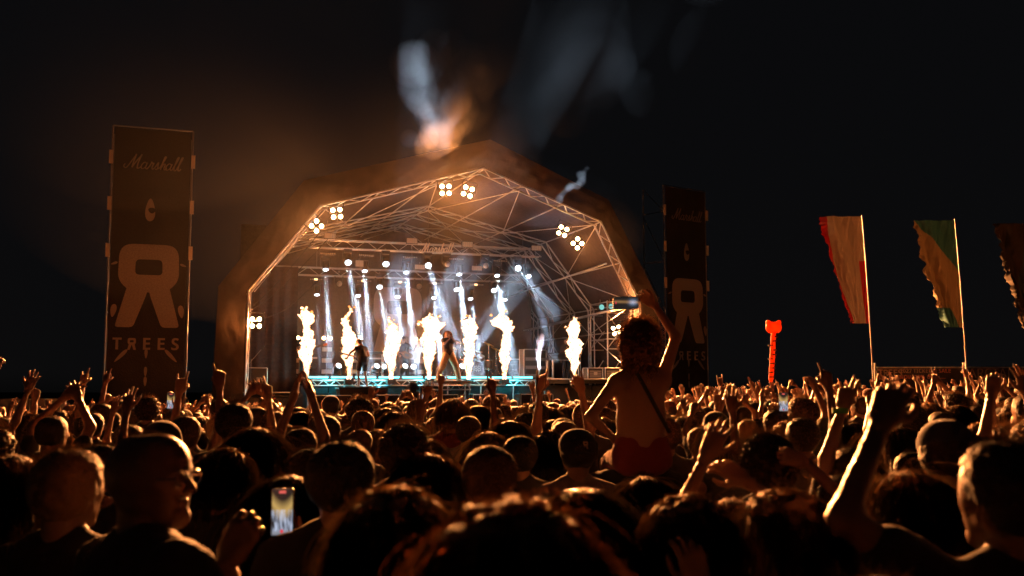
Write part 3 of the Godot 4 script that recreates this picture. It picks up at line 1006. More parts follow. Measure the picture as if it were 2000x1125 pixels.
func flame_bag(h: float, lean: float, top: float, seed_at: float, hot: Bag, edge: Bag) -> void:
	# a ragged column of fire: hot holds the white-hot body, edge the orange licks round it
	var rows := 110
	var cols := 40
	var mid := func(t: float) -> Vector3:
		return Vector3(lean * t * t + 0.26 * noise.get_noise_2d(t * 2.6 + seed_at, 3.0) * t, t * h, 0.08 * noise.get_noise_2d(t * 2.0, seed_at) * t)
	var rad := func(t: float) -> float:
		var r := 0.05 + 0.11 * smoothstep(0.05, 0.42, t) - 0.07 * smoothstep(0.45, 0.92, t)
		r += 0.05 * sin(t * 7.0 + seed_at) * smoothstep(0.2, 0.5, t)
		r += top * exp(-pow((t - 0.84) / 0.09, 2.0))
		r *= 1.0 - smoothstep(0.80 if top < 0.1 else 0.9, 1.0, t)
		return maxf(0.012, r)
	var k := hot.v.size()
	for a in rows + 1:
		var t := float(a) / rows
		var c: Vector3 = mid.call(t)
		var r: float = rad.call(t)
		for b in cols:
			var w := TAU * b / cols
			var d := Vector3(cos(w), 0, sin(w))
			var big := noise.get_noise_3d(d.x * 1.0 + seed_at, t * h * 2.4, d.z * 1.0)
			var small := noise.get_noise_3d(d.x * 3.2 + seed_at, t * h * 4.6, d.z * 3.2)
			var fine := noise.get_noise_3d(d.x * 7.0 + seed_at, t * h * 12.0, d.z * 7.0)
			var rr := maxf(0.006, r * (1.0 + 1.0 * big + 0.85 * small) + 0.055 * fine * smoothstep(0.0, 0.2, t))
			hot.v.append(c + d * rr + Vector3(0, 0.10 * small + 0.05 * fine, 0))
			hot.n.append(d)
	for a in rows:
		for b in cols:
			var q := k + a * cols + b
			var e := k + a * cols + (b + 1) % cols
			hot.i.append_array(PackedInt32Array([q, q + cols, e, e, q + cols, e + cols]))
	for n in 10:
		var t := rng.randf_range(0.72, 1.02)
		var c: Vector3 = mid.call(t)
		var r: float = rad.call(minf(t, 0.86))
		var s := rng.randf_range(0.012, 0.036)
		fire_ball(hot if n % 3 == 0 else edge, c + Vector3(rng.randf_range(-1.5, 1.2) * (r + 0.06), rng.randf_range(-0.02, 0.09), rng.randf_range(-0.1, 0.1)), Vector3(s * 1.5, s * 1.1, s), n * 3.1 + seed_at)
	# licks round the outline, low and high
	for n in 210:
		var t := 0.02 + 0.16 * rng.randf() if n % 5 == 0 else rng.randf_range(0.1, 0.99)
		var w := rng.randf() * TAU
		var d := Vector3(cos(w), 0, sin(w))
		var c: Vector3 = mid.call(t)
		var r: float = rad.call(t)
		var far := rng.randf()
		var p := c + d * (r * (1.05 + 0.25 * far * far) + 0.05 * far * far * far) + Vector3(0, rng.randf_range(-0.02, 0.05), 0)
		var s := rng.randf_range(0.010, 0.030) * (1.0 - 0.4 * far)
		fire_ball_small(edge, p, s, (Vector3.UP + d * rng.randf_range(-0.4, 0.8) + Vector3(rng.randf_range(-0.5, 0.5), 0, rng.randf_range(-0.5, 0.5))).normalized())

func fire_ball_small(edge: Bag, p: Vector3, s: float, up: Vector3) -> void:
	var m := edge.v.size()
	var side := up.cross(Vector3(0.3, 0.1, 0.95)).normalized()
	var out := side.cross(up)
	for z in [up * s * 1.7, up * -s * 1.2, side * s, out * s, side * -s * 0.8, out * -s]:
		edge.v.append(p + z * rng.randf_range(0.6, 1.4))
		edge.n.append(z.normalized())
	for f in [[0, 2, 3], [0, 3, 4], [0, 4, 5], [0, 5, 2], [1, 3, 2], [1, 4, 3], [1, 5, 4], [1, 2, 5]]:
		edge.i.append_array(PackedInt32Array([m + f[0], m + f[1], m + f[2]]))

func make_flames() -> void:
	var core := glow(Color(1.0, 0.56, 0.33), 3.2)
	var lick := glow(Color(1.0, 0.38, 0.08), 1.7)
	# [u, height, lean, mushroom, label]
	for k in [[-5.18, 2.45, -0.10, 0.10, "leftmost flame jet, broad and leaning, with a torn curl at its tip"], [-3.73, 2.45, -0.05, 0.03, "slim flame jet right behind the guitarist"], [-2.25, 2.15, -0.02, 0.08, "shorter flame jet between the guitarist and the singer, ragged at its tip"], [-0.88, 2.32, 0.0, 0.20, "flame jet with a broad mushroom head beside the singer"], [0.59, 2.28, 0.02, 0.03, "slim pointed flame jet in front of the drum kit"], [1.95, 2.42, 0.03, 0.17, "flame jet with a curled mushroom head right of the drum kit"], [4.69, 2.3, -0.04, 0.15, "lone flame jet with a hooked head in front of the right scaffold"]]:
		var f := on_stage("flame_jet", k[4], "flame", k[0], 2.02, 0.45, "flame jets along the stage lip")
		var hot := Bag.new()
		var edge := Bag.new()
		flame_bag(k[1], k[2], k[3], k[0] * 3.7, hot, edge)
		part(f, "flame_body", hot.mesh(), core)
		part(f, "flame_lick", edge.mesh(), lick).set_meta("kind", "stuff")
		omni(f, Vector3(0, k[1] * 0.5, 0.45), 4.0, Color(1.0, 0.26, 0.05), 0.25)
		var p := on_stage("flame_projector", "black steel flame projector on the stage lip below the %s" % ["leftmost flame", "flame behind the guitarist", "shorter flame", "flame beside the singer", "pointed flame", "curled flame", "lone flame by the scaffold"][int([-5.18, -3.73, -2.25, -0.88, 0.59, 1.95, 4.69].find(k[0]))], "flame projector", k[0], 2.0, 0.45, "flame projectors")
		p.position.y = 1.86
		box(p, "body", Vector3(0, 0.075, 0), Vector3(0.3, 0.15, 0.26), M.case)
		rod(p, "nozzle", Vector3(0, 0.15, 0), Vector3(0, 0.19, 0), 0.04, M.steel)

func puff(parent: Node, called: String, at: Vector3, size: Vector3, density: float, c: Color, turn := Vector3.ZERO) -> void:
	var f := FogVolume.new()
	f.name = called
	f.shape = RenderingServer.FOG_VOLUME_SHAPE_ELLIPSOID
	f.size = size
	f.position = at
	f.rotation = turn
	var key := "fog_%.6f" % density
	if not M.has(key):
		var m := FogMaterial.new()
		m.density = density
		m.albedo = c
		M[key] = m
	f.material = M[key]
	parent.add_child(f, true)

func make_smoke() -> void:
	var white := Color(0.94, 0.94, 0.95)
	# even haze under the roof
	var h := on_stage("stage_haze", "thin lit haze filling the air under the stage roof", "haze")
	h.set_meta("kind", "stuff")
	puff(h, "haze_bank", Vector3(0.0, 4.9, -5.6), Vector3(15.0, 7.8, 13.5), 0.007, white)
	for k in [[-4.2, 4.4, 3.0, 3.0, 2.4], [-1.2, 5.0, 5.0, 3.6, 2.2], [1.6, 5.3, 4.5, 3.4, 2.6], [3.4, 4.6, 6.0, 3.2, 2.4], [0.4, 3.6, 5.5, 4.4, 1.8], [0.8, 7.2, 1.5, 2.6, 1.8], [-2.6, 6.4, 3.4, 2.4, 1.6]]:
		puff(h, "haze_bank", Vector3(k[0], k[1], -k[2]), Vector3(k[3], k[4], k[3]), 0.013, white, Vector3(0, 0, rng.randf_range(-0.5, 0.5)))
	# glow of the lamps in the air before the arch
	for q in 3:
		puff(h, "haze_bank", Vector3(0.0, 7.2, 1.8), Vector3(13.0, 5.5, 7.0) * (1.0 - 0.2 * q), 0.00010, white)
	# smoke climbing over the ridge
	var s := on_stage("smoke_plume", "pale smoke drifting up over the ridge of the stage roof", "smoke", -2.6, 8.95, -5.2)
	s.set_meta("kind", "stuff")
	rng.seed = 77
	for q in 64:
		var t := pow(rng.randf(), 0.8)
		var p := Vector3(0.25 * t + 0.55 * sin(t * 5.0) * t + rng.randfn() * (0.28 + 0.35 * t), t * 1.8 + rng.randf_range(-0.2, 0.3), t * 2.9 + rng.randfn() * 0.5)
		var r := rng.randf_range(0.2, 0.75) * (1.0 + 0.9 * t)
		puff(s, "smoke_puff", p, Vector3(r, r * rng.randf_range(0.7, 2.4), r), 0.009 if q % 3 else 0.016, white, Vector3(rng.randf_range(-0.6, 0.6), rng.randf() * 3.0, rng.randf_range(-0.9, 0.9)))
	for q in 17:
		# thin veils along the shafts that leave the stage
		var t := rng.randf()
		var lane: float = [0.2, 3.9, 5.4][q % 3]
		var r := rng.randf_range(1.0, 2.6) * (0.7 + 0.6 * t)
		puff(s, "smoke_veil", Vector3(lane + t * 0.6 + rng.randfn() * 0.5, t * 4.4, t * 7.0 + rng.randfn() * 0.6), Vector3(r, r * 1.5, r), 0.0011, white, Vector3(0.5, rng.randf() * 3.0, rng.randf_range(-0.6, 0.6)))
	var w := on_stage("smoke_wisp", "small curl of smoke leaving the right slope of the stage roof", "smoke", 2.62, 8.45, -4.3)
	w.set_meta("kind", "stuff")
	for q in 16:
		var t := q / 15.0
		puff(w, "smoke_puff", Vector3(-0.35 + t * 0.7 + rng.randf_range(-0.08, 0.08), -0.6 + t * 0.9 + 0.12 * sin(t * 7.0), t * 0.5), Vector3(0.30, 0.24, 0.3) * rng.randf_range(0.5, 1.2), 0.06, white, Vector3(0, 0, rng.randf()))
	# thin smoke blown to the left over the field
	var d := on_stage("drifting_smoke", "thin brown-lit smoke drifting over the field left of the stage", "smoke", -6.0, 9.0, -2.0)
	d.set_meta("kind", "stuff")
	for k in [[-1, 0.5, 3, 17, 12, 9], [2.5, 4.5, 4, 13, 12, 9], [-4, 2.0, 4, 12, 9, 8], [2.0, 7.0, 5, 9, 10, 7], [6.5, 6.5, 5, 10, 11, 7]]:
		puff(d, "smoke_bank", Vector3(k[0], k[1], k[2]), Vector3(k[3], k[4], k[5]), 0.00036, white, Vector3(0, 0, rng.randf_range(-0.4, 0.4)))
	# the spent jet, only smoke now, lit from a small lamp at its foot
	var j := on_stage("smoke_jet", "white jet of smoke rising from the stage lip between two flames", "smoke", 3.29, 2.05, 0.45)
	j.set_meta("kind", "stuff")
	for q in 26:
		var t := q / 25.0
		var r := lerpf(0.07, 0.24, t) * rng.randf_range(0.8, 1.2)
		var p := Vector3(0.05 * sin(t * 9.0) * t + rng.randf_range(-0.05, 0.05) * t, t * 1.55, rng.randf_range(-0.04, 0.04))
		if t > 0.85:
			p.x += (t - 0.85) * 0.8
		puff(j, "smoke_puff", p, Vector3(r, r * 1.3, r), 3.2 if t < 0.6 else 1.3, white, Vector3(rng.randf(), 0, rng.randf()))
	var p := on_stage("flame_projector", "black projector on the stage lip below the white smoke jet, its lamp glowing blue", "flame projector", 3.29, 1.86, 0.45)
	box(p, "body", Vector3(0, 0.075, 0), Vector3(0.3, 0.15, 0.26), M.case)
	part(p, "lamp_lens", disc(0.04, 0.02), glow(Color(0.6, 0.7, 1.0), 4.0), Vector3(0.08, 0.1, 0.14))
	spot(p, Vector3(0.0, 0.16, 0.3), Vector3(0.0, 1.0, -0.22), 40, 22.0, Color(0.62, 0.72, 1.0), 0.04)

# ---------------------------------------------------------------- stage gear
func flight_case(called: String, label: String, u: float, y: float, v: float, size: Vector3, group := "") -> Node3D:
	var t := on_stage(called, label, "flight case", u, y, v, group)
	box(t, "shell", Vector3(0, size.y * 0.5, 0), size, M.case)
	for sx in [-0.5, 0.5]:
		for sz in [-0.5, 0.5]:
			rod(t, "corner_edge", Vector3(sx * size.x, 0, sz * size.z), Vector3(sx * size.x, size.y, sz * size.z), 0.022, M.alu)
	for sy in [0.0, 1.0]:
		for sz in [-0.5, 0.5]:
			rod(t, "rim_edge", Vector3(-size.x * 0.5, sy * size.y, sz * size.z), Vector3(size.x * 0.5, sy * size.y, sz * size.z), 0.022, M.alu)
	box(t, "latch", Vector3(0, size.y * 0.55, size.z * 0.5 + 0.012), Vector3(0.14, 0.12, 0.02), M.alu)
	return t

func make_stage_gear() -> void:
	# left wing: tall case, microphone stand
	flight_case("flight_case", "tall black flight case with metal edges beside the left stage post", -6.72, 1.55, 1.2, Vector3(0.55, 0.85, 0.5))
	var m := on_stage("microphone_stand", "thin boom microphone stand in the left wing beside the flight case", "microphone stand", -6.75, 1.55, 0.75)
	rod(m, "pole", Vector3(-0.25, 0, 0), Vector3(-0.25, 1.15, 0), 0.012, M.steel)
	rod(m, "boom", Vector3(-0.35, 0.95, 0), Vector3(0.1, 1.5, 0), 0.010, M.steel)
	var mic := Bag.new()
	mic.tube([Vector3(0.08, 1.47, 0), Vector3(0.15, 1.56, 0), Vector3(0.19, 1.61, 0)], [0.014, 0.02, 0.026], 8)
	part(m, "microphone", mic.mesh(), M.black)
	for a in 3:
		rod(m, "leg", Vector3(-0.25, 0.12, 0), Vector3(-0.25 + 0.28 * cos(a * 2.1), 0.0, 0.28 * sin(a * 2.1)), 0.009, M.steel)
	# keyboard rack behind the guitarist
	var k := on_stage("keyboard_rig", "keyboard on a metal frame stand behind the guitarist", "keyboard", -2.85, 2.0, 4.4)
	box(k, "keyboard", Vector3(0.5, 1.05, 0), Vector3(1.3, 0.1, 0.35), M.black)
	box(k, "keys", Vector3(0.5, 1.105, 0.06), Vector3(1.2, 0.012, 0.16), mat(Color(0.6, 0.58, 0.55), 0.4))
	for x in [-0.1, 1.1]:
		rod(k, "leg", Vector3(x, 0, 0.12), Vector3(x, 1.0, 0.12), 0.02, M.alu)
		rod(k, "leg", Vector3(x, 0, -0.12), Vector3(x, 1.0, -0.12), 0.02, M.alu)
	rod(k, "crossbar", Vector3(-0.1, 0.3, 0.12), Vector3(1.1, 0.3, 0.12), 0.016, M.alu)
	# amplifier stacks
	for q in [[-4.35, 6.2, "left of the keyboard"], [-1.6, 6.4, "between keyboard and drum kit"], [4.1, 6.0, "right of the drum kit"]]:
		var a := on_stage("amplifier_stack", "dark amplifier stack on the stage floor %s" % q[2], "amplifier", q[0], 2.0, q[1])
		box(a, "cabinet", Vector3(0, 0.40, 0), Vector3(0.75, 0.78, 0.4), M.case)
		box(a, "grille", Vector3(0, 0.40, 0.205), Vector3(0.66, 0.66, 0.012), M.drape)
		box(a, "amplifier_head", Vector3(0, 0.92, 0), Vector3(0.70, 0.24, 0.3), M.black)
		box(a, "control_strip", Vector3(0, 0.88, 0.155), Vector3(0.62, 0.06, 0.012), M.alu)
		for sx in [-0.15, 0.15]:
			for sy in [0.24, 0.56]:
				var sp := Bag.new()
				sp.tube([Vector3(sx, sy, 0.2), Vector3(sx, sy, 0.222)], [0.14, 0.12], 16)
				part(a, "speaker_cone", sp.mesh(), M.black)
	drum_kit()
	# right wing
	for q in [[6.0, 1.7, Vector3(0.62, 0.46, 0.5), "black flight case with metal edges in the right wing, nearest the flame"], [6.68, 1.6, Vector3(0.62, 0.46, 0.5), "black flight case with a drawer front between two others in the right wing"], [7.35, 1.8, Vector3(0.55, 0.40, 0.5), "lower flight case at the foot of the right scaffold"]]:
		var c := flight_case("flight_case", q[3], q[0], 2.0, q[1], q[2], "flight cases in the right wing")
		for s in 4:
			box(c, "drawer_front", Vector3(0, 0.06 + s * 0.09, q[2].z * 0.5 + 0.006), Vector3(q[2].x * 0.8, 0.075, 0.012), M.steel)
	var d := on_stage("mixing_desk", "monitor mixing desk on a metal frame behind the lone flame", "mixing desk", 5.35, 2.0, 3.2)
	for sx in [-0.55, 0.55]:
		for sz in [-0.3, 0.3]:
			rod(d, "leg", Vector3(sx, 0, sz), Vector3(sx, 0.8, sz), 0.025, M.alu)
	for sx in [-0.55, 0.55]:
		rod(d, "rail", Vector3(sx, 0.1, -0.3), Vector3(sx, 0.1, 0.3), 0.02, M.alu)
	rod(d, "rail", Vector3(-0.55, 0.8, 0.3), Vector3(0.55, 0.8, 0.3), 0.025, M.alu)
	box(d, "desk_top", Vector3(0, 0.86, 0), Vector3(1.25, 0.1, 0.7), M.case)
	box(d, "sloped_panel", Vector3(0, 0.99, -0.1), Vector3(1.1, 0.06, 0.5), M.black, Vector3(0.35, 0, 0))
	box(d, "display_screen", Vector3(0.2, 1.22, -0.25), Vector3(0.4, 0.26, 0.03), M.black)
	for q in 3:
		var rk := flight_case("equipment_rack", "tall equipment rack with metal edges in the right wing, %s" % ["beside the smoke jet", "behind the mixing desk", "against the scaffold"][q], [4.35, 5.0, 6.3][q], 2.0, [4.5, 5.2, 4.6][q], Vector3(0.58, 1.25, 0.55), "equipment racks")
		for s in 6:
			box(rk, "rack_unit", Vector3(0, 0.18 + s * 0.17, 0.29), Vector3(0.46, 0.13, 0.015), M.steel if s % 2 == 0 else M.black)
	# scaffold bay at the right of the stage
	var sc := on_stage("scaffold_bay", "square scaffold of bright tubes built onto the right side of the stage", "scaffold", 0, 0, 0)
	var xs := [7.05, 8.2, 9.35]
	for x in xs:
		for v in [2.6, 4.3]:
			rod(sc, "upright", Vector3(x, -0.2, -v), Vector3(x, 5.2, -v), 0.03, M.alu)
	for v in [2.6, 4.3]:
		for y in [3.25, 3.65, 4.7, 5.15]:
			rod(sc, "ledger", Vector3(7.05, y, -v), Vector3(9.35, y, -v), 0.024, M.alu)
		for q in 2:
			rod(sc, "diagonal", Vector3(xs[q], 2.0, -v), Vector3(xs[q + 1], 3.65, -v), 0.02, M.alu)
			rod(sc, "diagonal", Vector3(xs[q + 1], 3.2, -v - 0.05), Vector3(xs[q], 4.7, -v - 0.05), 0.02, M.alu)
			rod(sc, "diagonal", Vector3(xs[q], 3.3, -v + 0.05), Vector3(xs[q + 1], 4.7, -v + 0.05), 0.02, M.alu)
	for x in xs:
		for y in [3.65, 5.15]:
			rod(sc, "transom", Vector3(x, y, -2.6), Vector3(x, y, -4.3), 0.022, M.alu)
	# loudspeakers and barrier in the pit
	for q in 5:
		var x := -4.3 + q * 1.75
		var s := on_stage("pit_loudspeaker", "black loudspeaker box with metal corner strips on the ground below the stage lip", "loudspeaker", x, -0.4, -0.62 if q != 0 else -0.2, "loudspeakers in the pit")
		if absf(x + 3.45) < 1.3:
			s.position = stage(x - 0.3, -0.4, -1.35)
		box(s, "cabinet", Vector3(0, 0.95, 0), Vector3(1.25, 1.9, 0.6), M.case)
		box(s, "grille", Vector3(0, 0.95, 0.305), Vector3(1.13, 1.78, 0.012), M.drape)
		for sx in [-0.6, 0.6]:
			rod(s, "corner_strip", Vector3(sx, 0.05, 0.31), Vector3(sx, 1.88, 0.31), 0.012, M.alu)
		rod(s, "top_strip", Vector3(-0.6, 1.89, 0.31), Vector3(0.6, 1.89, 0.31), 0.012, M.alu)
	for q in 13:
		var b := on_stage("crowd_barrier", "steel crowd barrier panel standing in front of the pit", "barrier", -7.2 + q * 1.2, -0.42, -3.4, "crowd barrier panels")
		box(b, "kick_plate", Vector3(0, 0.6, 0), Vector3(1.16, 1.1, 0.03), M.steel)
		rod(b, "top_rail", Vector3(-0.58, 1.2, 0), Vector3(0.58, 1.2, 0), 0.03, M.alu)
		for sx in [-0.55, 0.55]:
			rod(b, "strut", Vector3(sx, 1.15, -0.02), Vector3(sx, 0.02, -0.75), 0.022, M.alu)

func drum_kit() -> void:
	var t := on_stage("drum_riser", "low black riser under the drum kit", "riser", 2.65, 2.0, 6.8)
	box(t, "top", Vector3(0, 0.17, 0), Vector3(2.6, 0.06, 2.2), M.deck)
	box(t, "skirt", Vector3(0, 0.07, 0), Vector3(2.5, 0.14, 2.1), M.case)
	var k := on_stage("drum_kit", "drum kit with a looped emblem on its bass drum, cymbals on tall stands", "drum kit", 2.65, 2.2, 6.3)
	var shell := mat(Color(0.10, 0.05, 0.03), 0.3)
	var drum := func(called: String, at: Vector3, r: float, deep: float, axis: Vector3, skin_mat: Material) -> Node3D:
		var b := Bag.new()
		b.tube([at - axis * deep * 0.5, at + axis * deep * 0.5], [r, r], 28)
		var o := part(k, called, b.mesh(), shell)
		for e in [-0.5, 0.5]:
			var hoop := Bag.new()
			hoop.tube([at + axis * (deep * e - 0.012), at + axis * (deep * e + 0.012)], [r * 1.04, r * 1.04], 28, false)
			part(o, "hoop", hoop.mesh(), M.chrome)
		var head_b := Bag.new()
		head_b.tube([at + axis * (deep * 0.5 + 0.001), at + axis * (deep * 0.5 + 0.004)], [r * 0.98, r * 0.98], 28)
		part(o, "drumhead", head_b.mesh(), skin_mat)
		return o
	var black_head := mat(Color(0.02, 0.02, 0.022), 0.3)
	var white_head := mat(Color(0.6, 0.57, 0.52), 0.5)
	var bass = drum.call("bass_drum", Vector3(0, 0.29, 0), 0.28, 0.4, Vector3(0, 0, 1), black_head)
	# four rounded loops with short horns
	var pale := mat(Color(0.7, 0.66, 0.6), 0.6)
	for sx in [-1.0, 1.0]:
		for sy in [-1.0, 1.0]:
			var l := Bag.new()
			var pts := []
			var rr := []
			for q in 17:
				var w := TAU * q / 16
				pts.append(Vector3(sx * 0.075 + 0.058 * signf(cos(w)) * pow(absf(cos(w)), 0.5), 0.29 + sy * 0.05 + 0.034 * signf(sin(w)) * pow(absf(sin(w)), 0.5), 0.215))
				rr.append(0.011)
			l.tube(pts, rr, 6, false)
			part(bass, "emblem_loop", l.mesh(), pale)
			rod(bass, "emblem_horn", Vector3(sx * 0.03, 0.29 + sy * 0.085, 0.215), Vector3(sx * 0.055, 0.29 + sy * 0.15, 0.215), 0.010, pale)
	drum.call("tom", Vector3(-0.16, 0.72, 0.02), 0.16, 0.2, Vector3(0, 0.9, 0.4).normalized(), white_head)
	drum.call("tom", Vector3(0.2, 0.72, 0.02), 0.16, 0.2, Vector3(0, 0.9, 0.4).normalized(), white_head)
	drum.call("floor_tom", Vector3(0.62, 0.45, -0.25), 0.2, 0.38, Vector3.UP, white_head)
	drum.call("snare_drum", Vector3(-0.5, 0.6, -0.3), 0.17, 0.14, Vector3.UP, white_head)
	for q in [[-0.95, 1.15, -0.1, 0.22], [-0.62, 1.38, -0.25, 0.25], [0.62, 1.32, -0.2, 0.26], [1.0, 1.12, -0.35, 0.25]]:
		var c := Bag.new()
		var p := Vector3(q[0], q[1], q[2])
		c.tube([p, p + Vector3(0.004, 0.012, 0.004), p + Vector3(0.01, 0.035, 0.012)], [q[3], q[3] * 0.5, 0.03], 24)
		part(k, "cymbal", c.mesh(), mat(Color(0.6, 0.42, 0.16), 0.28, 1.0))
		rod(k, "cymbal_stand", Vector3(q[0], 0.0, q[2]), p, 0.012, M.chrome)
		for a in 3:
			rod(k, "stand_leg", Vector3(q[0], 0.28, q[2]), Vector3(q[0] + 0.24 * cos(a * 2.1 + 0.5), 0.0, q[2] + 0.24 * sin(a * 2.1 + 0.5)), 0.009, M.chrome)

# ---------------------------------------------------------------- the band and the people in the pit
func electric_guitar(label: String, at: Vector3, along: Vector3, face: Vector3, c: Color) -> void:
	var t := thing("electric_guitar", label, "guitar", at)
	var y := along.normalized()
	var z := (face - y * face.dot(y)).normalized()
	t.basis = Basis(y.cross(z), y, z)
	var body := Bag.new()
	var outline := []
	for q in 28:
		var w := TAU * q / 28
		var r := 0.165 + 0.035 * cos(2.0 * w) + 0.02 * sin(3.0 * w)
		outline.append(Vector2(sin(w) * r * 0.95, -cos(w) * r * 1.15))
	flat_poly(body, outline, 0.022)
	flat_poly(body, outline, -0.022)
	for q in 28:
		var a: Vector2 = outline[q]
		var b: Vector2 = outline[(q + 1) % 28]
		body.quad(Vector3(a.x, a.y, -0.022), Vector3(b.x, b.y, -0.022), Vector3(b.x, b.y, 0.022), Vector3(a.x, a.y, 0.022))
	part(t, "guitar_body", body.mesh(), mat(c, 0.2))
	box(t, "neck", Vector3(0, 0.45, 0.024), Vector3(0.05, 0.62, 0.022), mat(Color(0.16, 0.08, 0.04), 0.4))
	box(t, "headstock", Vector3(0.01, 0.83, 0.016), Vector3(0.075, 0.16, 0.016), mat(c, 0.3))
	box(t, "pickguard", Vector3(0.0, 0.02, 0.026), Vector3(0.09, 0.16, 0.005), M.black)
	for q in 6:
		rod(t, "tuning_peg", Vector3(-0.05 + (0.1 if q % 2 else 0.0), 0.78 + 0.025 * q, 0.016), Vector3(-0.035 + (0.09 if q % 2 else 0.0), 0.78 + 0.025 * q, 0.016), 0.006, M.chrome)

func make_band() -> void:
	# singer, legs planted wide, both hands at the microphone
	var s := make_person({"cell": 0.016, "head_cell": 0.006, "hand_cell": 0.005, "hair": "wavy", "colour": 4, "strands": 700, "skin": 3, "shirt": 0, "sleeve": 0.5, "trouser_mat": M.jeans_sand, "baggy": 0.03, "lean": Vector3(0.0, 0.0, 0.08), "look": Vector3(0.25, -0.45, 0.05), "seed": 5, "feet": [Vector3(-0.42, 0.07, 0.05), Vector3(0.40, 0.07, 0.0)], "knees": [Vector3(-0.27, 0.50, -0.06), Vector3(0.26, 0.50, -0.08)], "arms": [{"w": Vector3(-0.05, 1.50, -0.22), "pole": Vector3(-0.8, -1, -0.2), "pose": "grip", "palm": Vector3(1, 0, 0)}, {"w": Vector3(0.05, 1.46, -0.22), "pole": Vector3(0.8, -1, -0.2), "pose": "grip", "palm": Vector3(-1, 0, 0)}]})
	place(s, stage(-0.36, 1.955, -0.25), STAGE_TURN + PI + 0.1, 1.76, "singer in a black T-shirt and sandy jeans, legs apart, hands at the mouth")
	var mic := thing("microphone", "black microphone held to the mouth of the singer", "microphone", stage(-0.36, 1.955, -0.25) + Vector3(0.08, 1.60, 0.22))
	var b := Bag.new()
	b.tube([Vector3(0, -0.16, 0.05), Vector3(0, 0, 0), Vector3(0, 0.03, -0.01), Vector3(0, 0.05, -0.016)], [0.014, 0.018, 0.027, 0.012], 10)
	part(mic, "handle", b.mesh(), M.black)
	# guitarist bending over, back turned
	var g := make_person({"cell": 0.016, "head_cell": 0.006, "hair": "short", "colour": 1, "skin": 3, "shirt": 1, "sleeve": 0.12, "cap": 6, "shorts": true, "trouser_mat": M.cloth[6], "lean": Vector3(0.02, -0.06, -0.2), "look": Vector3(-0.5, 0.15, 0), "feet": [Vector3(-0.22, 0.07, 0.12), Vector3(0.2, 0.07, -0.05)], "knees": [Vector3(-0.16, 0.50, -0.02), Vector3(0.15, 0.50, -0.12)], "arms": [{"w": Vector3(-0.42, 1.02, -0.34), "pole": Vector3(-1, -0.3, 0.6), "pose": "grip"}, {"w": Vector3(0.14, 0.98, -0.34), "pole": Vector3(1, -0.1, 0.7), "pose": "relaxed"}]})
	place(g, stage(-3.42, 1.755, -0.5), STAGE_TURN + 0.3, 1.72, "guitarist with a cap and bare legs bending over, back to the crowd")
	electric_guitar("dark electric guitar held low by the bending guitarist", stage(-3.38, 2.72, -0.12), Vector3(-1, 0.25, -0.3), Vector3(0.3, 0.2, -1), Color(0.03, 0.03, 0.035))
	# bass player half hidden by the leftmost flame
	var p := make_person({"cell": 0.02, "hair": "short", "colour": 0, "skin": 0, "shirt": 6, "look": Vector3(-0.25, 0, 0), "arms": [{"w": Vector3(-0.45, 1.18, -0.2), "pole": Vector3(-1, -1, 0.2), "pose": "grip"}, {"w": Vector3(0.12, 0.98, -0.22), "pole": Vector3(1, -0.3, 0.4), "pose": "relaxed"}]})
	place(p, stage(-4.95, 2.0, 2.6), STAGE_TURN + PI, 1.78, "bass player in black half hidden behind the leftmost flame")
	electric_guitar("orange bass guitar with a long neck held by the bass player", stage(-5.05, 3.02, 2.28), Vector3(1.0, 0.32, 0.1), Vector3(0.1, 0.1, 1), Color(0.55, 0.10, 0.02))
	# second guitarist behind the singer
	p = make_person({"cell": 0.02, "hair": "long", "colour": 1, "skin": 0, "shirt": 1, "look": Vector3(-0.4, 0.3, 0), "lean": Vector3(0, -0.04, -0.16), "arms": [{"w": Vector3(-0.5, 1.3, -0.25), "pole": Vector3(-1, -1, 0.2), "pose": "grip"}, {"w": Vector3(0.15, 0.98, -0.25), "pole": Vector3(1, -0.3, 0.4), "pose": "relaxed"}]})
	place(p, stage(-0.75, 2.0, 4.9), STAGE_TURN + PI - 0.5, 1.78, "guitarist in dark clothes further back beside the mushroom flame")
	electric_guitar("brown electric guitar held by the guitarist further back", stage(-0.72, 2.98, 4.6), Vector3(-0.9, 0.35, 0.2), Vector3(0.1, 0.1, 1), Color(0.16, 0.06, 0.02))
	# drummer
	p = make_person({"cell": 0.02, "hair": "short", "colour": 2, "skin": 0, "shirt": 4, "hips": 0.56, "knees": [Vector3(-0.28, 0.52, -0.42), Vector3(0.28, 0.52, -0.42)], "feet": [Vector3(-0.24, 0.1, -0.5), Vector3(0.24, 0.1, -0.5)], "arms": [{"w": Vector3(-0.35, 0.98, -0.42), "pose": "fist"}, {"w": Vector3(0.4, 1.4, -0.25), "pole": Vector3(1, -0.5, 0.2), "pose": "fist"}]})
	place(p, stage(2.65, 2.2, 7.2), STAGE_TURN + PI, 1.78, "drummer sitting behind the bass drum with one arm raised")
	var st := on_stage("drum_stool", "round stool under the drummer", "stool", 2.65, 2.2, 7.2)
	rod(st, "seat", Vector3(0, 0.42, 0), Vector3(0, 0.47, 0), 0.17, M.black)
	rod(st, "post", Vector3(0, 0.0, 0), Vector3(0, 0.42, 0), 0.025, M.chrome)
	for q in [["drumstick", Vector3(-0.36, 3.2, 6.85), Vector3(0.2, 0.1, -0.3)], ["drumstick", Vector3(0.42, 3.66, 6.95), Vector3(0.1, 0.35, -0.15)]]:
		var d := on_stage("drumstick", "pale drumstick in the %s hand of the drummer" % ("lowered" if q[1].x < 0 else "raised"), "drumstick", 2.65 - q[1].x, q[1].y, q[1].z)
		rod(d, "shaft", Vector3.ZERO, Vector3(-q[2].x, q[2].y, -q[2].z).normalized() * 0.4, 0.008, mat(Color(0.6, 0.45, 0.28), 0.6))
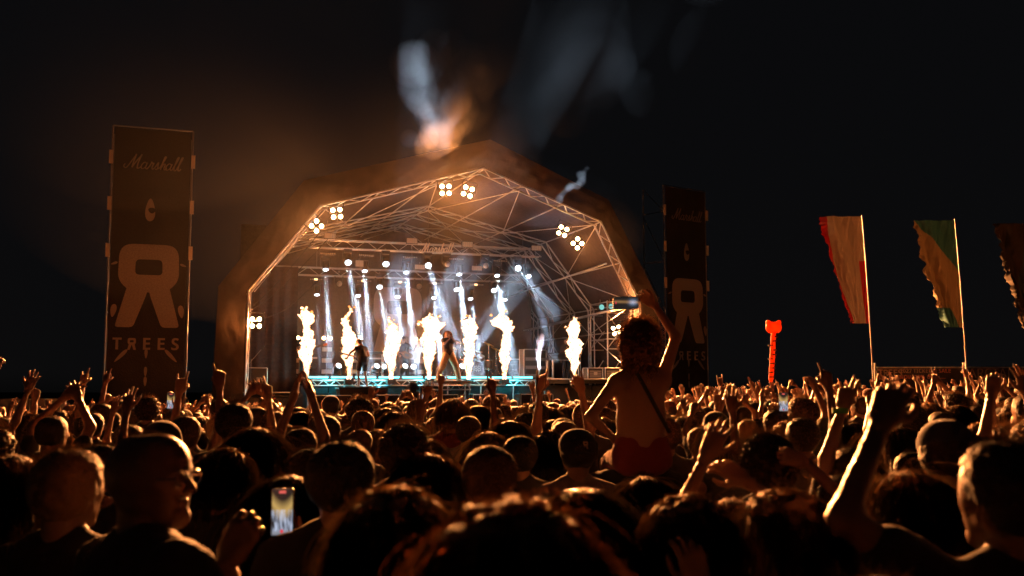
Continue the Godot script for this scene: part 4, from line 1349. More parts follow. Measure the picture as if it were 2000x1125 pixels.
	# crew behind the desk
	p = make_person({"cell": 0.022, "hair": "buzz", "colour": 1, "skin": 0, "shirt": 6})
	place(p, stage(5.9, 2.0, 4.2), STAGE_TURN + PI, 1.72, "crew member in black standing behind the mixing desk")
	# the pit
	p = make_person({"cell": 0.022, "hair": "short", "colour": 3, "skin": 0, "shirt": 1, "sleeve": 1.8})
	place(p, stage(-3.3, -0.42, -2.3), STAGE_TURN + PI, 1.8, "fair-haired steward in the pit facing the crowd")
	p = make_person({"cell": 0.022, "hair": "long", "colour": 0, "skin": 1, "shirt": 6, "sleeve": 1.8})
	place(p, stage(-2.1, 0.1, -2.2), STAGE_TURN, 1.82, "long-haired photographer standing high in the pit, a dark outline before cyan light")
	p = make_person({"cell": 0.022, "hair": "buzz", "colour": 1, "skin": 1, "shirt": 1, "sleeve": 1.8})
	place(p, stage(2.25, -0.1, -2.2), STAGE_TURN + 0.2, 1.88, "shaven-headed man in a jacket standing in the pit, back turned")

# ---------------------------------------------------------------- bodies: tapered bones joined by a smooth minimum, meshed as surface nets
func skin(bones: Array, h: float, rough := 0.0, rough_scale := 6.0) -> Bag:
	# each bone: [a, b, radius at a, radius at b, blend]
	var lo := Vector3.INF
	var hi := -Vector3.INF
	for b in bones:
		var r := maxf(b[2], b[3]) + 2.5 * h + rough
		lo = lo.min(b[0] - Vector3.ONE * r).min(b[1] - Vector3.ONE * r)
		hi = hi.max(b[0] + Vector3.ONE * r).max(b[1] + Vector3.ONE * r)
	var nx := int((hi.x - lo.x) / h) + 2
	var ny := int((hi.y - lo.y) / h) + 2
	var nz := int((hi.z - lo.z) / h) + 2
	var sx := 1
	var sy := nx
	var sz := nx * ny
	var f := PackedFloat32Array()
	f.resize(nx * ny * nz)
	f.fill(1.0)
	for bone in bones:
		var a: Vector3 = bone[0]
		var ab: Vector3 = bone[1] - a
		var l2 := maxf(ab.length_squared(), 1e-9)
		var ra: float = bone[2]
		var rd: float = bone[3] - ra
		var k: float = bone[4]
		var g := maxf(k, 2.2 * h) + rough
		var r := maxf(bone[2], bone[3]) + g
		var p0: Vector3 = (a.min(bone[1]) - Vector3.ONE * r - lo) / h
		var p1: Vector3 = (a.max(bone[1]) + Vector3.ONE * r - lo) / h
		var x0 := maxi(0, int(p0.x)); var x1 := mini(nx, int(p1.x) + 2)
		var y0 := maxi(0, int(p0.y)); var y1 := mini(ny, int(p1.y) + 2)
		var z0 := maxi(0, int(p0.z)); var z1 := mini(nz, int(p1.z) + 2)
		for z in range(z0, z1):
			for y in range(y0, y1):
				var i := z * sz + y * sy + x0
				var q := Vector3(lo.x + x0 * h - a.x, lo.y + y * h - a.y, lo.z + z * h - a.z)
				for x in range(x0, x1):
					var t := clampf(q.dot(ab) / l2, 0.0, 1.0)
					var d := (q - ab * t).length() - ra - rd * t
					if d < g:
						var o := f[i]
						var e := absf(o - d)
						if e < k:
							var w := (k - e) / k
							f[i] = minf(o, d) - w * w * k * 0.25
						elif d < o:
							f[i] = d
					i += 1
					q.x += h
	if rough > 0.0:
		var i := 0
		for z in nz:
			for y in ny:
				for x in nx:
					if absf(f[i]) < 0.05:
						f[i] += rough * noise.get_noise_3d((lo.x + x * h) * rough_scale, (lo.y + y * h) * rough_scale, (lo.z + z * h) * rough_scale)
					i += 1
	return nets(f, lo, h, nx, ny, nz)

func nets(f: PackedFloat32Array, lo: Vector3, h: float, nx: int, ny: int, nz: int) -> Bag:
	var out := Bag.new()
	var sy := nx
	var sz := nx * ny
	var at := PackedInt32Array()
	at.resize(nx * ny * nz)
	at.fill(-1)
	var cells := PackedInt32Array()
	var lim := 2.0 * h
	for z in nz - 1:
		for y in ny - 1:
			var i := z * sz + y * sy
			for x in nx - 1:
				var c0 := f[i]
				if c0 < lim and c0 > -lim:
					var c1 := f[i + 1]
					var c2 := f[i + sy]
					var c3 := f[i + sy + 1]
					var c4 := f[i + sz]
					var c5 := f[i + sz + 1]
					var c6 := f[i + sz + sy]
					var c7 := f[i + sz + sy + 1]
					var s := int(c0 < 0) + int(c1 < 0) + int(c2 < 0) + int(c3 < 0) + int(c4 < 0) + int(c5 < 0) + int(c6 < 0) + int(c7 < 0)
					if s > 0 and s < 8:
						var p := Vector3.ZERO
						var n := 0
						if (c0 < 0) != (c1 < 0): p.x += c0 / (c0 - c1); n += 1
						if (c2 < 0) != (c3 < 0): p += Vector3(c2 / (c2 - c3), 1, 0); n += 1
						if (c4 < 0) != (c5 < 0): p += Vector3(c4 / (c4 - c5), 0, 1); n += 1
						if (c6 < 0) != (c7 < 0): p += Vector3(c6 / (c6 - c7), 1, 1); n += 1
						if (c0 < 0) != (c2 < 0): p.y += c0 / (c0 - c2); n += 1
						if (c1 < 0) != (c3 < 0): p += Vector3(1, c1 / (c1 - c3), 0); n += 1
						if (c4 < 0) != (c6 < 0): p += Vector3(0, c4 / (c4 - c6), 1); n += 1
						if (c5 < 0) != (c7 < 0): p += Vector3(1, c5 / (c5 - c7), 1); n += 1
						if (c0 < 0) != (c4 < 0): p.z += c0 / (c0 - c4); n += 1
						if (c1 < 0) != (c5 < 0): p += Vector3(1, 0, c1 / (c1 - c5)); n += 1
						if (c2 < 0) != (c6 < 0): p += Vector3(0, 1, c2 / (c2 - c6)); n += 1
						if (c3 < 0) != (c7 < 0): p += Vector3(1, 1, c3 / (c3 - c7)); n += 1
						p /= n
						at[i] = out.v.size()
						cells.append(i)
						out.v.append(lo + (Vector3(x, y, z) + p) * h)
						out.n.append(Vector3(c1 + c3 + c5 + c7 - c0 - c2 - c4 - c6, c2 + c3 + c6 + c7 - c0 - c1 - c4 - c5, c4 + c5 + c6 + c7 - c0 - c1 - c2 - c3).normalized())
				i += 1
	for i in cells:
		var c := f[i] < 0.0
		for e in 3:
			var st := 1 if e == 0 else sy if e == 1 else sz
			var s1 := sy if e == 0 else sz if e == 1 else 1
			var s2 := sz if e == 0 else 1 if e == 1 else sy
			if (f[i + st] < 0.0) != c and i - s1 - s2 >= 0:
				var q0 := at[i]
				var q1 := at[i - s1]
				var q2 := at[i - s1 - s2]
				var q3 := at[i - s2]
				if q1 >= 0 and q2 >= 0 and q3 >= 0:
					if c:
						out.i.append(q0); out.i.append(q2); out.i.append(q1); out.i.append(q0); out.i.append(q3); out.i.append(q2)
					else:
						out.i.append(q0); out.i.append(q1); out.i.append(q2); out.i.append(q0); out.i.append(q2); out.i.append(q3)
	return out

# ---------------------------------------------------------------- hands: wrist at the origin, fingers along +y, palm towards -z, thumb at +x
func hand(pose: String, h := 0.0048) -> Bag:
	var key := "hand_%s_%.4f" % [pose, h]
	if M.has(key):
		return M[key]
	# curl of index, middle, ring, little; thumb: 0 open .. 1 closed; spread
	var curl := {"open": [0.12, 0.1, 0.15, 0.22], "relaxed": [0.5, 0.6, 0.7, 0.8], "fist": [1.45, 1.5, 1.5, 1.45], "horns": [0.08, 1.5, 1.5, 0.1], "point": [0.06, 1.4, 1.5, 1.5], "grip": [0.75, 0.8, 0.85, 0.9], "two": [0.06, 0.1, 1.5, 1.5]}
	var thumb := {"open": 0.0, "relaxed": 0.35, "fist": 1.0, "horns": 0.9, "point": 0.9, "grip": 0.3, "two": 0.9}
	var spread := 1.5 if pose == "open" else 0.7
	var bones := []
	bones.append([Vector3(0, -0.02, 0), Vector3(0, 0.015, 0), 0.026, 0.025, 0.02])
	bones.append([Vector3(0.022, 0.02, 0), Vector3(0.03, 0.085, 0), 0.015, 0.0125, 0.02])
	bones.append([Vector3(0.008, 0.02, -0.002), Vector3(0.01, 0.09, 0), 0.016, 0.013, 0.02])
	bones.append([Vector3(-0.008, 0.02, -0.002), Vector3(-0.011, 0.087, 0), 0.016, 0.0125, 0.02])
	bones.append([Vector3(-0.02, 0.02, 0), Vector3(-0.03, 0.078, 0), 0.014, 0.012, 0.02])
	var base := [Vector3(0.031, 0.09, 0), Vector3(0.010, 0.096, 0), Vector3(-0.011, 0.092, 0), Vector3(-0.030, 0.082, 0)]
	var long := [0.072, 0.081, 0.075, 0.058]
	var fan := [0.14, 0.03, -0.08, -0.2]
	for q in 4:
		var p: Vector3 = base[q]
		var c: float = curl[pose][q]
		var w: float = fan[q] * spread * (0.3 if c > 1.0 else 1.0)
		var a := c * 0.75
		for s in 3:
			var l: float = long[q] * [0.45, 0.31, 0.24][s]
			var d := Vector3(sin(w) * cos(a), cos(w) * cos(a), -sin(a))
			bones.append([p, p + d * l, [0.0093, 0.0086, 0.008][s], [0.0086, 0.008, 0.0066][s], 0.004])
			p += d * l
			a += c * [1.0, 0.8, 0.6][s] + 0.06
	var tb: float = thumb[pose]
	var p := Vector3(0.022, 0.025, -0.006)
	var d0 := Vector3(0.75, 0.62, -0.2).lerp(Vector3(0.45, 0.6, -0.65), tb).normalized()
	bones.append([p, p + d0 * 0.04, 0.0145, 0.0115, 0.012])
	p += d0 * 0.04
	var d1 := Vector3(0.5, 0.85, -0.12).lerp(Vector3(-0.3, 0.6, -0.7), tb).normalized()
	bones.append([p, p + d1 * 0.032, 0.0105, 0.0095, 0.006])
	p += d1 * 0.032
	var d2 := Vector3(0.3, 0.95, -0.1).lerp(Vector3(-0.85, 0.35, -0.35), tb).normalized()
	bones.append([p, p + d2 * 0.024, 0.0095, 0.0075, 0.005])
	M[key] = skin(bones, h)
	return M[key]

# ---------------------------------------------------------------- heads: origin between the ears, face towards -z
func head_bones(kind: int) -> Array:
	var w := [1.0, 0.94, 1.05][kind] as float
	var b := []
	b.append([Vector3(0, 0.028, 0.026), Vector3(0, 0.040, -0.024), 0.090, 0.074, 0.03])
	b.append([Vector3(0.018 * w, 0.03, 0.0), Vector3(-0.018 * w, 0.03, 0.0), 0.076, 0.076, 0.03])
	for s in [-1.0, 1.0]:
		b.append([Vector3(0.036 * s * w, -0.012, -0.045), Vector3(0.03 * s * w, -0.04, -0.05), 0.036, 0.032, 0.03])
		b.append([Vector3(0.052 * s * w, -0.045, 0.0), Vector3(0.018 * s, -0.092, -0.066), 0.026, 0.022 * w, 0.03])
		b.append([Vector3(0.036 * s, 0.022, -0.076), Vector3(0.012 * s, 0.020, -0.086), 0.013, 0.012, 0.012])
		b.append([Vector3(0.031 * s, 0.002, -0.075), Vector3(0.031 * s, 0.002, -0.076), 0.0125, 0.0125, 0.006])
		# ear: a curled rim
		b.append([Vector3(0.076 * s, -0.024, 0.006), Vector3(0.084 * s, 0.0, 0.016), 0.008, 0.0075, 0.008])
		b.append([Vector3(0.084 * s, 0.0, 0.016), Vector3(0.085 * s, 0.024, 0.012), 0.0075, 0.007, 0.006])
		b.append([Vector3(0.085 * s, 0.024, 0.012), Vector3(0.078 * s, 0.026, -0.004), 0.007, 0.0065, 0.006])
	b.append([Vector3(0, 0.014, -0.093), Vector3(0, -0.024, -0.113), 0.009, 0.012, 0.010])
	b.append([Vector3(-0.011, -0.028, -0.1), Vector3(0.011, -0.028, -0.1), 0.008, 0.008, 0.008])
	b.append([Vector3(-0.016, -0.053, -0.083), Vector3(0.016, -0.053, -0.083), 0.009, 0.009, 0.007])
	b.append([Vector3(-0.013, -0.064, -0.081), Vector3(0.013, -0.064, -0.081), 0.009, 0.009, 0.007])
	b.append([Vector3(0, -0.092, -0.072), Vector3(0, -0.088, -0.078), 0.021, 0.02, 0.02])
	b.append([Vector3(0, -0.03, 0.025), Vector3(0, -0.15, 0.04), 0.060, 0.057, 0.03])
	return b

func head(kind: int, h := 0.0065) -> Bag:
	var key := "head_%d_%.4f" % [kind, h]
	if not M.has(key):
		M[key] = skin(head_bones(kind), h)
	return M[key]

# ---------------------------------------------------------------- hair
func scalp_ok(d: Vector3, low: float) -> bool:
	if d.z < -0.45:
		return d.y > 0.62
	if d.z < 0.05:
		return d.y > 0.18
	return d.y > low

const SCALP := Vector3(0.083, 0.094, 0.108)

func strand(b: Bag, pts: Array, width: float, out: Vector3) -> void:
	var k := b.v.size()
	var n := pts.size()
	for q in n:
		var d: Vector3 = pts[mini(q + 1, n - 1)] - pts[maxi(q - 1, 0)]
		var side := d.cross(out).normalized() * width * (1.0 - 0.6 * float(q) / (n - 1))
		b.v.append(pts[q] - side)
		b.v.append(pts[q] + side)
		var nn := side.cross(d).normalized()
		b.n.append(nn)
		b.n.append(nn)
	for q in n - 1:
		var i := k + q * 2
		b.i.append_array(PackedInt32Array([i, i + 1, i + 3, i, i + 3, i + 2]))

func hair(style: String, colour: int, amount: int, width: float, seed_at: int, cell := 0.011, frizz := 0.18) -> ArrayMesh:
	var r := RandomNumberGenerator.new()
	r.seed = seed_at
	var cap := Bag.new()
	var st := Bag.new()
	var c := Vector3(0, 0.032, 0.006)
	var bones := []
	var rough := 0.006
	var rs := 30.0
	var t := {"short": 0.008, "buzz": 0.003, "long": 0.012, "curly": 0.026, "wavy": 0.014, "tail": 0.008, "bob": 0.016, "mop": 0.018, "stubble": 0.0, "thin": 0.004}[style] as float
	bones.append([Vector3(0, 0.036, 0.030), Vector3(0, 0.052, -0.022), 0.090 + t, 0.072 + t, 0.03])
	bones.append([Vector3(0.018, 0.04, 0.008), Vector3(-0.018, 0.04, 0.008), 0.076 + t, 0.076 + t, 0.03])
	bones.append([Vector3(0.02, 0.0, 0.045), Vector3(-0.02, 0.0, 0.045), 0.066 + t, 0.066 + t, 0.03])
	if style in ["short", "curly", "tail", "wavy"]:
		bones.append([Vector3(0, -0.03, 0.05), Vector3(0, -0.05, 0.052), 0.052 + t * 0.5, 0.04, 0.03])
	if style == "long":
		for s in [-1.0, -0.5, 0.0, 0.5, 1.0]:
			bones.append([Vector3(0.05 * s, 0.0, 0.055), Vector3(0.085 * s, -0.22, 0.085), 0.055, 0.042, 0.04])
			bones.append([Vector3(0.085 * s, -0.22, 0.085), Vector3(0.07 * s, -0.36, 0.10), 0.042, 0.022, 0.04])
	if style == "bob" or style == "wavy" or style == "mop":
		for s in [-1.0, -0.55, 0.0, 0.55, 1.0]:
			var z := 0.05 if absf(s) < 0.9 else 0.01
			bones.append([Vector3(0.048 * s, 0.0, z), Vector3(0.066 * s, -0.08 if style == "wavy" else -0.12, z + 0.008), 0.047 + t * 0.5, 0.038, 0.03])
		rough = 0.016
		rs = 26.0
	if style == "tail":
		bones.append([Vector3(0, 0.07, 0.11), Vector3(0, 0.03, 0.155), 0.03, 0.028, 0.02])
		bones.append([Vector3(0, 0.03, 0.155), Vector3(0, -0.16, 0.15), 0.028, 0.016, 0.02])
	if style == "curly" or style == "mop":
		rough = 0.022
		rs = 34.0
	if style != "stubble":
		cap = skin(bones, cell, rough, rs)
	if style != "curly" and style != "bob" and style != "wavy" or true:
		# open the face: drop what lies before the hairline
		var keep := PackedInt32Array()
		for q in range(0, cap.i.size(), 3):
			var p := (cap.v[cap.i[q]] + cap.v[cap.i[q + 1]] + cap.v[cap.i[q + 2]]) / 3.0
			var face := p.z < -0.04 and p.y < 0.075
			var temple := p.z < -0.005 and p.y < 0.0 and style in ["short", "buzz", "thin", "tail"]
			var ear := absf(p.x) > 0.05 and p.y < -0.004 and p.z < 0.03 and style in ["short", "buzz", "thin", "tail"]
			if not (face or temple or ear):
				keep.append(cap.i[q]); keep.append(cap.i[q + 1]); keep.append(cap.i[q + 2])
		cap.i = keep
	for q in amount:
		var d := Vector3.ZERO
		for tries in 12:
			d = Vector3(r.randfn(), r.randfn(), r.randfn()).normalized()
			if scalp_ok(d, -0.5):
				break
		var p := c + d * (SCALP + Vector3.ONE * t * 0.8)
		var jit := Vector3(r.randfn(), r.randfn(), r.randfn())
		var pts := [p - d * 0.004]
		var out := d
		match style:
			"short", "buzz", "thin", "stubble":
				var l := r.randf_range(0.012, 0.034) * (1.0 if style == "short" else 0.45 if style != "stubble" else 0.14)
				if r.randf() < 0.06:
					l *= 1.6
				var dir := (d * 0.75 + Vector3(0, 0.25, 0.55) * 0.5 + jit * 0.30).normalized()
				pts.append(p + dir * l * 0.5)
				dir = (dir + Vector3(0, -0.25, 0.1)).normalized()
				pts.append(p + dir * l)
			"curly", "mop":
				var dir := (d + jit * 0.5).normalized()
				var e := dir.cross(Vector3(0.3, 0.8, 0.5)).normalized()
				var g := dir.cross(e)
				var l := r.randf_range(0.02, 0.062)
				var w := r.randf() * TAU
				for s in 6:
					var u := (s + 1) / 6.0
					pts.append(p + dir * l * u + (e * cos(w + u * 9.0) + g * sin(w + u * 9.0)) * 0.009 * u)
			_:
				var dir := (d * 0.12 + jit * 0.12 + Vector3(d.x * 1.3, -0.25, d.z + 0.55)).normalized()
				var steps := 8
				var total := r.randf_range(0.26, 0.42) if style == "long" else r.randf_range(0.12, 0.2)
				if style == "tail":
					total = 0.08
					dir = (Vector3(0, 0.07, 0.14) - p).normalized() + jit * 0.15
				var wob := r.randf() * TAU
				var fly := r.randf() < 0.12
				if r.randf() < frizz:
					# flyaway hairs standing off the outline
					var e0 := (d + jit * 0.55).normalized()
					var e1 := e0.cross(Vector3(0.4, 0.7, 0.5)).normalized()
					var le := r.randf_range(0.006, 0.026) * (1.25 if style == "bob" or style == "wavy" else 1.0) * (1.9 if r.randf() < 0.08 else 1.0)
					for s in 5:
						var u := (s + 1) / 5.0
						pts.append(p + e0 * le * sin(u * 2.0) + e1 * le * (1.0 - cos(u * 2.4)) * 0.6 + Vector3(0, -0.3, 0.1) * le * u * u)
					strand(st, pts, width * r.randf_range(0.6, 1.1), Vector3(r.randfn(), r.randfn(), r.randfn()).normalized())
					continue
				var x := p
				for s in steps:
					x += dir * total / steps
					dir = (dir + Vector3(0, -0.55 if not fly else -0.3, 0.02) + Vector3(sin(wob + s * 1.1), 0, cos(wob + s * 0.9)) * (0.22 if style != "long" else 0.08) + jit * 0.03).normalized()
					var m := x - c
					var e := Vector3(m.x / (SCALP.x + t), m.y / (SCALP.y + t), m.z / (SCALP.z + t))
					var push := 1.0 + t * 2.0 + r.randf() * 0.08
					if e.length() < push and x.y > -0.06:
						x = c + m * (push / e.length())
					if x.y < -0.05 and style == "long":
						x.z = maxf(x.z, 0.06)
					pts.append(x)
		strand(st, pts, width * r.randf_range(0.6, 1.2), Vector3(r.randfn(), r.randfn(), r.randfn()).normalized())
	if style == "mop":
		# ringlets hanging round the neck
		for q in 160:
			var w := r.randf_range(-0.35, PI + 0.35)
			var x := Vector3(cos(w) * 0.095, r.randf_range(-0.08, 0.06), 0.02 + sin(w) * 0.085)
			var pts := []
			var turn := r.randf() * TAU
			var l := r.randf_range(0.05, 0.12)
			for s in 10:
				var u := s / 9.0
				pts.append(x + Vector3(cos(w) * 0.012 * u, -l * u, sin(w) * 0.012 * u) + Vector3(cos(turn + u * 12.0), 0, sin(turn + u * 12.0)) * 0.009)
			strand(st, pts, width * 2.2, Vector3(cos(w), 0.1, sin(w)))
	var m := cap.mesh(M.hair[colour])
	return st.mesh(M.strand[colour], m)

# ---------------------------------------------------------------- a whole person, feet at the origin, facing -z
func bend(s: Vector3, w: Vector3, l1: float, l2: float, pole: Vector3) -> Vector3:
	var d := w - s
	var len := minf(d.length(), (l1 + l2) * 0.999)
	var dir := d.normalized()
	var a := (l1 * l1 - l2 * l2 + len * len) / (2.0 * len)
	var hh := sqrt(maxf(0.0, l1 * l1 - a * a))
	var side := (pole - dir * pole.dot(dir)).normalized()
	return s + dir * a + side * hh

func make_person(o: Dictionary) -> Node3D:
	var root := Node3D.new()
	var cell: float = o.get("cell", 0.026)
	var fem: bool = o.get("fem", false)
	var wide: float = o.get("wide", 0.92 if fem else 1.0)
	var sh := 0.185 * wide
	var lean: Vector3 = o.get("lean", Vector3.ZERO)   # how far the chest leans away from above the hips
	var seat: float = o.get("hips", 0.93)
	var up := Vector3(0, seat - 0.93, 0)
	var hip := up + Vector3(0, 0.93, 0)
	var chest := up + Vector3(0, 1.30, 0.005) + lean
	var neck := up + Vector3(0, 1.47, 0.012) + lean * 1.3
	var bones := []
	var shirt := []
	var legs := []
	for s in [-1.0, 1.0]:
		bones.append([hip + Vector3(0.07 * s, 0.02, 0.01), chest + Vector3(0.075 * s * wide, -0.16, 0.0), 0.098, 0.092 * wide, 0.05])
		bones.append([chest + Vector3(0.075 * s * wide, -0.16, 0.0), chest + Vector3(0.085 * s * wide, 0.06, 0.0), 0.092 * wide, 0.095 * wide, 0.05])
		bones.append([neck + Vector3(0.03 * s, 0.0, 0), chest + Vector3(sh * s * 0.9, 0.095, 0.004), 0.048, 0.052, 0.05])
	var torso_bones := bones.slice(0, 6)
	if o.get("blades", false):
		for s in [-1.0, 1.0]:
			bones.append([chest + Vector3(0.10 * s * wide, 0.03, 0.062), chest + Vector3(0.065 * s * wide, -0.085, 0.072), 0.036, 0.024, 0.022])
			bones.append([chest + Vector3(0.032 * s, 0.0, 0.075), hip + Vector3(0.034 * s, 0.06, 0.082), 0.024, 0.028, 0.02])
	bones.append([neck + Vector3(0, -0.06, 0.01), neck + Vector3(0, 0.07, -0.005), 0.062, 0.055, 0.04])
	bones.append([hip + Vector3(0, 0.1, 0.01), chest + Vector3(0, 0.1, 0.0), 0.09, 0.085, 0.04])
	shirt = torso_bones
	shirt.append(bones[-1])
	shirt.append([chest + Vector3(0, 0.06, 0.004), neck + Vector3(0, -0.05, 0.006), 0.08, 0.058, 0.04])
	var knees: Array = o.get("knees", [up + Vector3(-0.10, 0.49, -0.03), up + Vector3(0.10, 0.49, -0.03)])
	var feet: Array = o.get("feet", [up + Vector3(-0.12, 0.07, 0.02), up + Vector3(0.12, 0.07, 0.02)])
	for q in 2:
		var s := -1.0 if q == 0 else 1.0
		var hj := hip + Vector3(0.085 * s, -0.03, 0.0)
		legs.append([hj, knees[q], 0.088, 0.058, 0.04])
		legs.append([knees[q], feet[q], 0.056, 0.040, 0.03])
		bones.append([feet[q] + Vector3(0, -0.03, 0.03), feet[q] + Vector3(0.01 * s, -0.035, -0.14), 0.035, 0.03, 0.03])
	bones.append_array(legs)
	# arms
	var out := Bag.new()
	var arms: Array = o.get("arms", [{}, {}])
	var hand_bags := []
	for q in 2:
		var s := -1.0 if q == 0 else 1.0
		var a: Dictionary = arms[q]
		var sj := chest + Vector3(sh * s, 0.085, 0.006)
		var w: Vector3 = a.get("w", Vector3(0.26 * s, 0.86, -0.06)) + (lean if not a.has("w") else Vector3.ZERO)
		if a.has("w") and w.y > sj.y:
			sj.y += 0.035
			sj.x -= 0.02 * s
		var pole: Vector3 = a.get("pole", Vector3(0.9 * s, -0.2, 0.5))
		if (w - sj).length() > 0.535:
			w = sj + (w - sj).normalized() * 0.535
		var e := bend(sj, w, 0.285, 0.255, pole)
		bones.append([sj, e, 0.050 * wide, 0.037 * wide, 0.035])
		bones.append([e, w, 0.038 * wide, 0.025 * wide, 0.02])
		var sl: float = o.get("sleeve", 0.55)
		shirt.append([sj, sj.lerp(e, minf(sl, 1.0)), 0.056 * wide, 0.050 * wide if sl < 1.0 else 0.044, 0.04])
		if sl > 1.0:
			shirt.append([e, e.lerp(w, sl - 1.0), 0.044, 0.034, 0.03])
		var dir: Vector3 = a.get("fingers", (w - e).normalized())
		var palm: Vector3 = a.get("palm", Vector3(0, 0.1, -1))
		palm = (palm - dir * palm.dot(dir)).normalized()
		var x := dir.cross(-palm)
		var basis := Basis(x, dir, -palm)
		if s * (a.get("thumb_in", 1.0) as float) > 0.0:
			basis.x = -basis.x
		hand_bags.append([a.get("pose", "relaxed"), Transform3D(basis, w + dir * 0.012)])
	out.add(skin(bones, cell), Transform3D())
	for k in hand_bags:
		out.add(hand(k[0], o.get("hand_cell", 0.0058)), k[1])
	# head
	var hb := Basis.from_euler(o.get("look", Vector3(0.05, 0, 0)))
	var ht := Transform3D(hb, neck + Vector3(0, 0.045, -0.01) + hb * Vector3(0, 0.105, -0.012))
	var hk: int = o.get("head", 1 if fem else 0)
	out.add(head(hk, o.get("head_cell", 0.0085)), ht)
	part(root, "body", out.mesh(), M.skin[o.get("skin", 0)])
	# clothes
	if o.get("shirt", 0) >= 0:
		var grown := []
		for b in shirt:
			grown.append([b[0], b[1], b[2] + 0.014, b[3] + 0.014, b[4]])
		var drop := hip + Vector3(0, -0.06, 0)
		for s in [-1.0, 1.0]:
			grown.append([hip + Vector3(0.06 * s, 0.05, 0.005), drop + Vector3(0.07 * s, 0, 0.005), 0.115, 0.118, 0.05])
		part(root, "shirt", skin(grown, maxf(cell * 0.9, 0.012), 0.012, 9.0).mesh(), M.cloth[o.get("shirt", 0)])
	if o.get("top", -1) >= 0:
		var band := []
		for s in [-1.0, 1.0]:
			band.append([chest + Vector3(0.075 * s * wide, -0.02, 0.0), chest + Vector3(0.078 * s * wide, 0.0, 0.0), 0.098 * wide, 0.098 * wide, 0.05])
		part(root, "top", skin(band, 0.012).mesh(), M.cloth[o.top])
	var wear := []
	var short: bool = o.get("shorts", false)
	var baggy: float = o.get("baggy", 0.0)
	for q in legs.size():
		var b: Array = legs[q]
		if short:
			if q % 2 == 0:
				wear.append([b[0], b[0].lerp(b[1], 0.72), b[2] + 0.018, 0.085, b[4]])
		else:
			wear.append([b[0], b[1], b[2] + 0.013 + baggy, b[3] + 0.016 + baggy * 1.3, b[4]])
	for s in [-1.0, 1.0]:
		wear.append([hip + Vector3(0.07 * s, 0.05, 0.01), hip + Vector3(0.07 * s, -0.02, 0.01), 0.107, 0.11, 0.05])
	var tm: Material = o.get("trouser_mat", M.denim)
	part(root, "trousers" if not short else "shorts", skin(wear, maxf(cell * 0.9, 0.013), 0.008, 8.0).mesh(), tm)
	# hair and headgear
	if o.has("hair"):
		var hm := hair(o.hair, o.get("colour", 1), o.get("strands", 420), o.get("strand_width", 0.0013), o.get("seed", 1), o.get("hair_cell", 0.012), o.get("frizz", 0.18))
		var ho := part(root, "hair", hm, null)
		ho.transform = ht
		if o.get("big", 1.0) != 1.0:
			ho.scale = Vector3.ONE * (o.big as float)
	if o.has("cap"):
		var crown := Bag.new()
		crown.add(skin([[Vector3(0, 0.05, 0.022), Vector3(0, 0.062, -0.02), 0.096, 0.085, 0.03], [Vector3(0.018, 0.055, 0), Vector3(-0.018, 0.055, 0), 0.085, 0.085, 0.03]], 0.011), Transform3D())
		var keep := PackedInt32Array()
		for q in range(0, crown.i.size(), 3):
			if (crown.v[crown.i[q]].y + crown.v[crown.i[q + 1]].y + crown.v[crown.i[q + 2]].y) / 3.0 > 0.038:
				keep.append(crown.i[q]); keep.append(crown.i[q + 1]); keep.append(crown.i[q + 2])
		crown.i = keep
		var co := part(root, "cap", crown.mesh(), M.cloth[o.cap])
		co.transform = ht
		var brim := Bag.new()
		brim.sheet(10, 5, func(s: float, t: float) -> Vector3:
			var w := lerpf(-1.25, 1.25, s)
			var rr := 0.09 + 0.075 * t
			return Vector3(sin(w) * (0.088 + 0.012 * t), 0.045 - 0.018 * t - 0.02 * w * w * 0.3, -cos(w) * rr - 0.005))
		var bo := part(co, "brim", brim.mesh(), M.cloth[o.cap])
		if o.get("cap_turn", 0.0) != 0.0:
			co.basis = co.basis * Basis(Vector3.UP, o.cap_turn)
	if o.get("glasses", false):
		var g := Bag.new()
		for s in [-1.0, 1.0]:
			var ring := []
			var rr := []
			for q in 15:
				var w := TAU * q / 14
				ring.append(Vector3(0.033 * s + cos(w) * 0.024, 0.004 + sin(w) * 0.018, -0.104))
				rr.append(0.0016)
			g.tube(ring, rr, 5)
			g.tube([Vector3(0.057 * s, 0.006, -0.104), Vector3(0.078 * s, 0.008, -0.05), Vector3(0.082 * s, 0.01, 0.01)], [0.0016, 0.0016, 0.0016], 5)
		g.tube([Vector3(-0.01, 0.008, -0.106), Vector3(0.01, 0.008, -0.106)], [0.0016, 0.0016], 5)
		part(root, "glasses", g.mesh(), M.chrome).transform = ht
	root.set_meta("head_at", ht)
	return root

func place(p: Node3D, at: Vector3, turn: float, tall: float, label: String, group := "") -> Node3D:
	# tall is the height of the crown of the head
	p.name = fresh("person")
	add_child(p, true)
	var k := tall / 1.752
	p.scale = Vector3.ONE * k
	p.position = at
	p.rotation.y = turn
	tag(p, label, "person", group)
	return p

# ---------------------------------------------------------------- the crowd
var spots := []

func facing(at: Vector3) -> float:
	var d := Vector3(-2.0, 0, -36.0) - at
	return atan2(-d.x, -d.z)

func to_local_of(at: Vector3, turn: float, k: float, w: Vector3) -> Vector3:
	return (w - at).rotated(Vector3.UP, -turn) / k

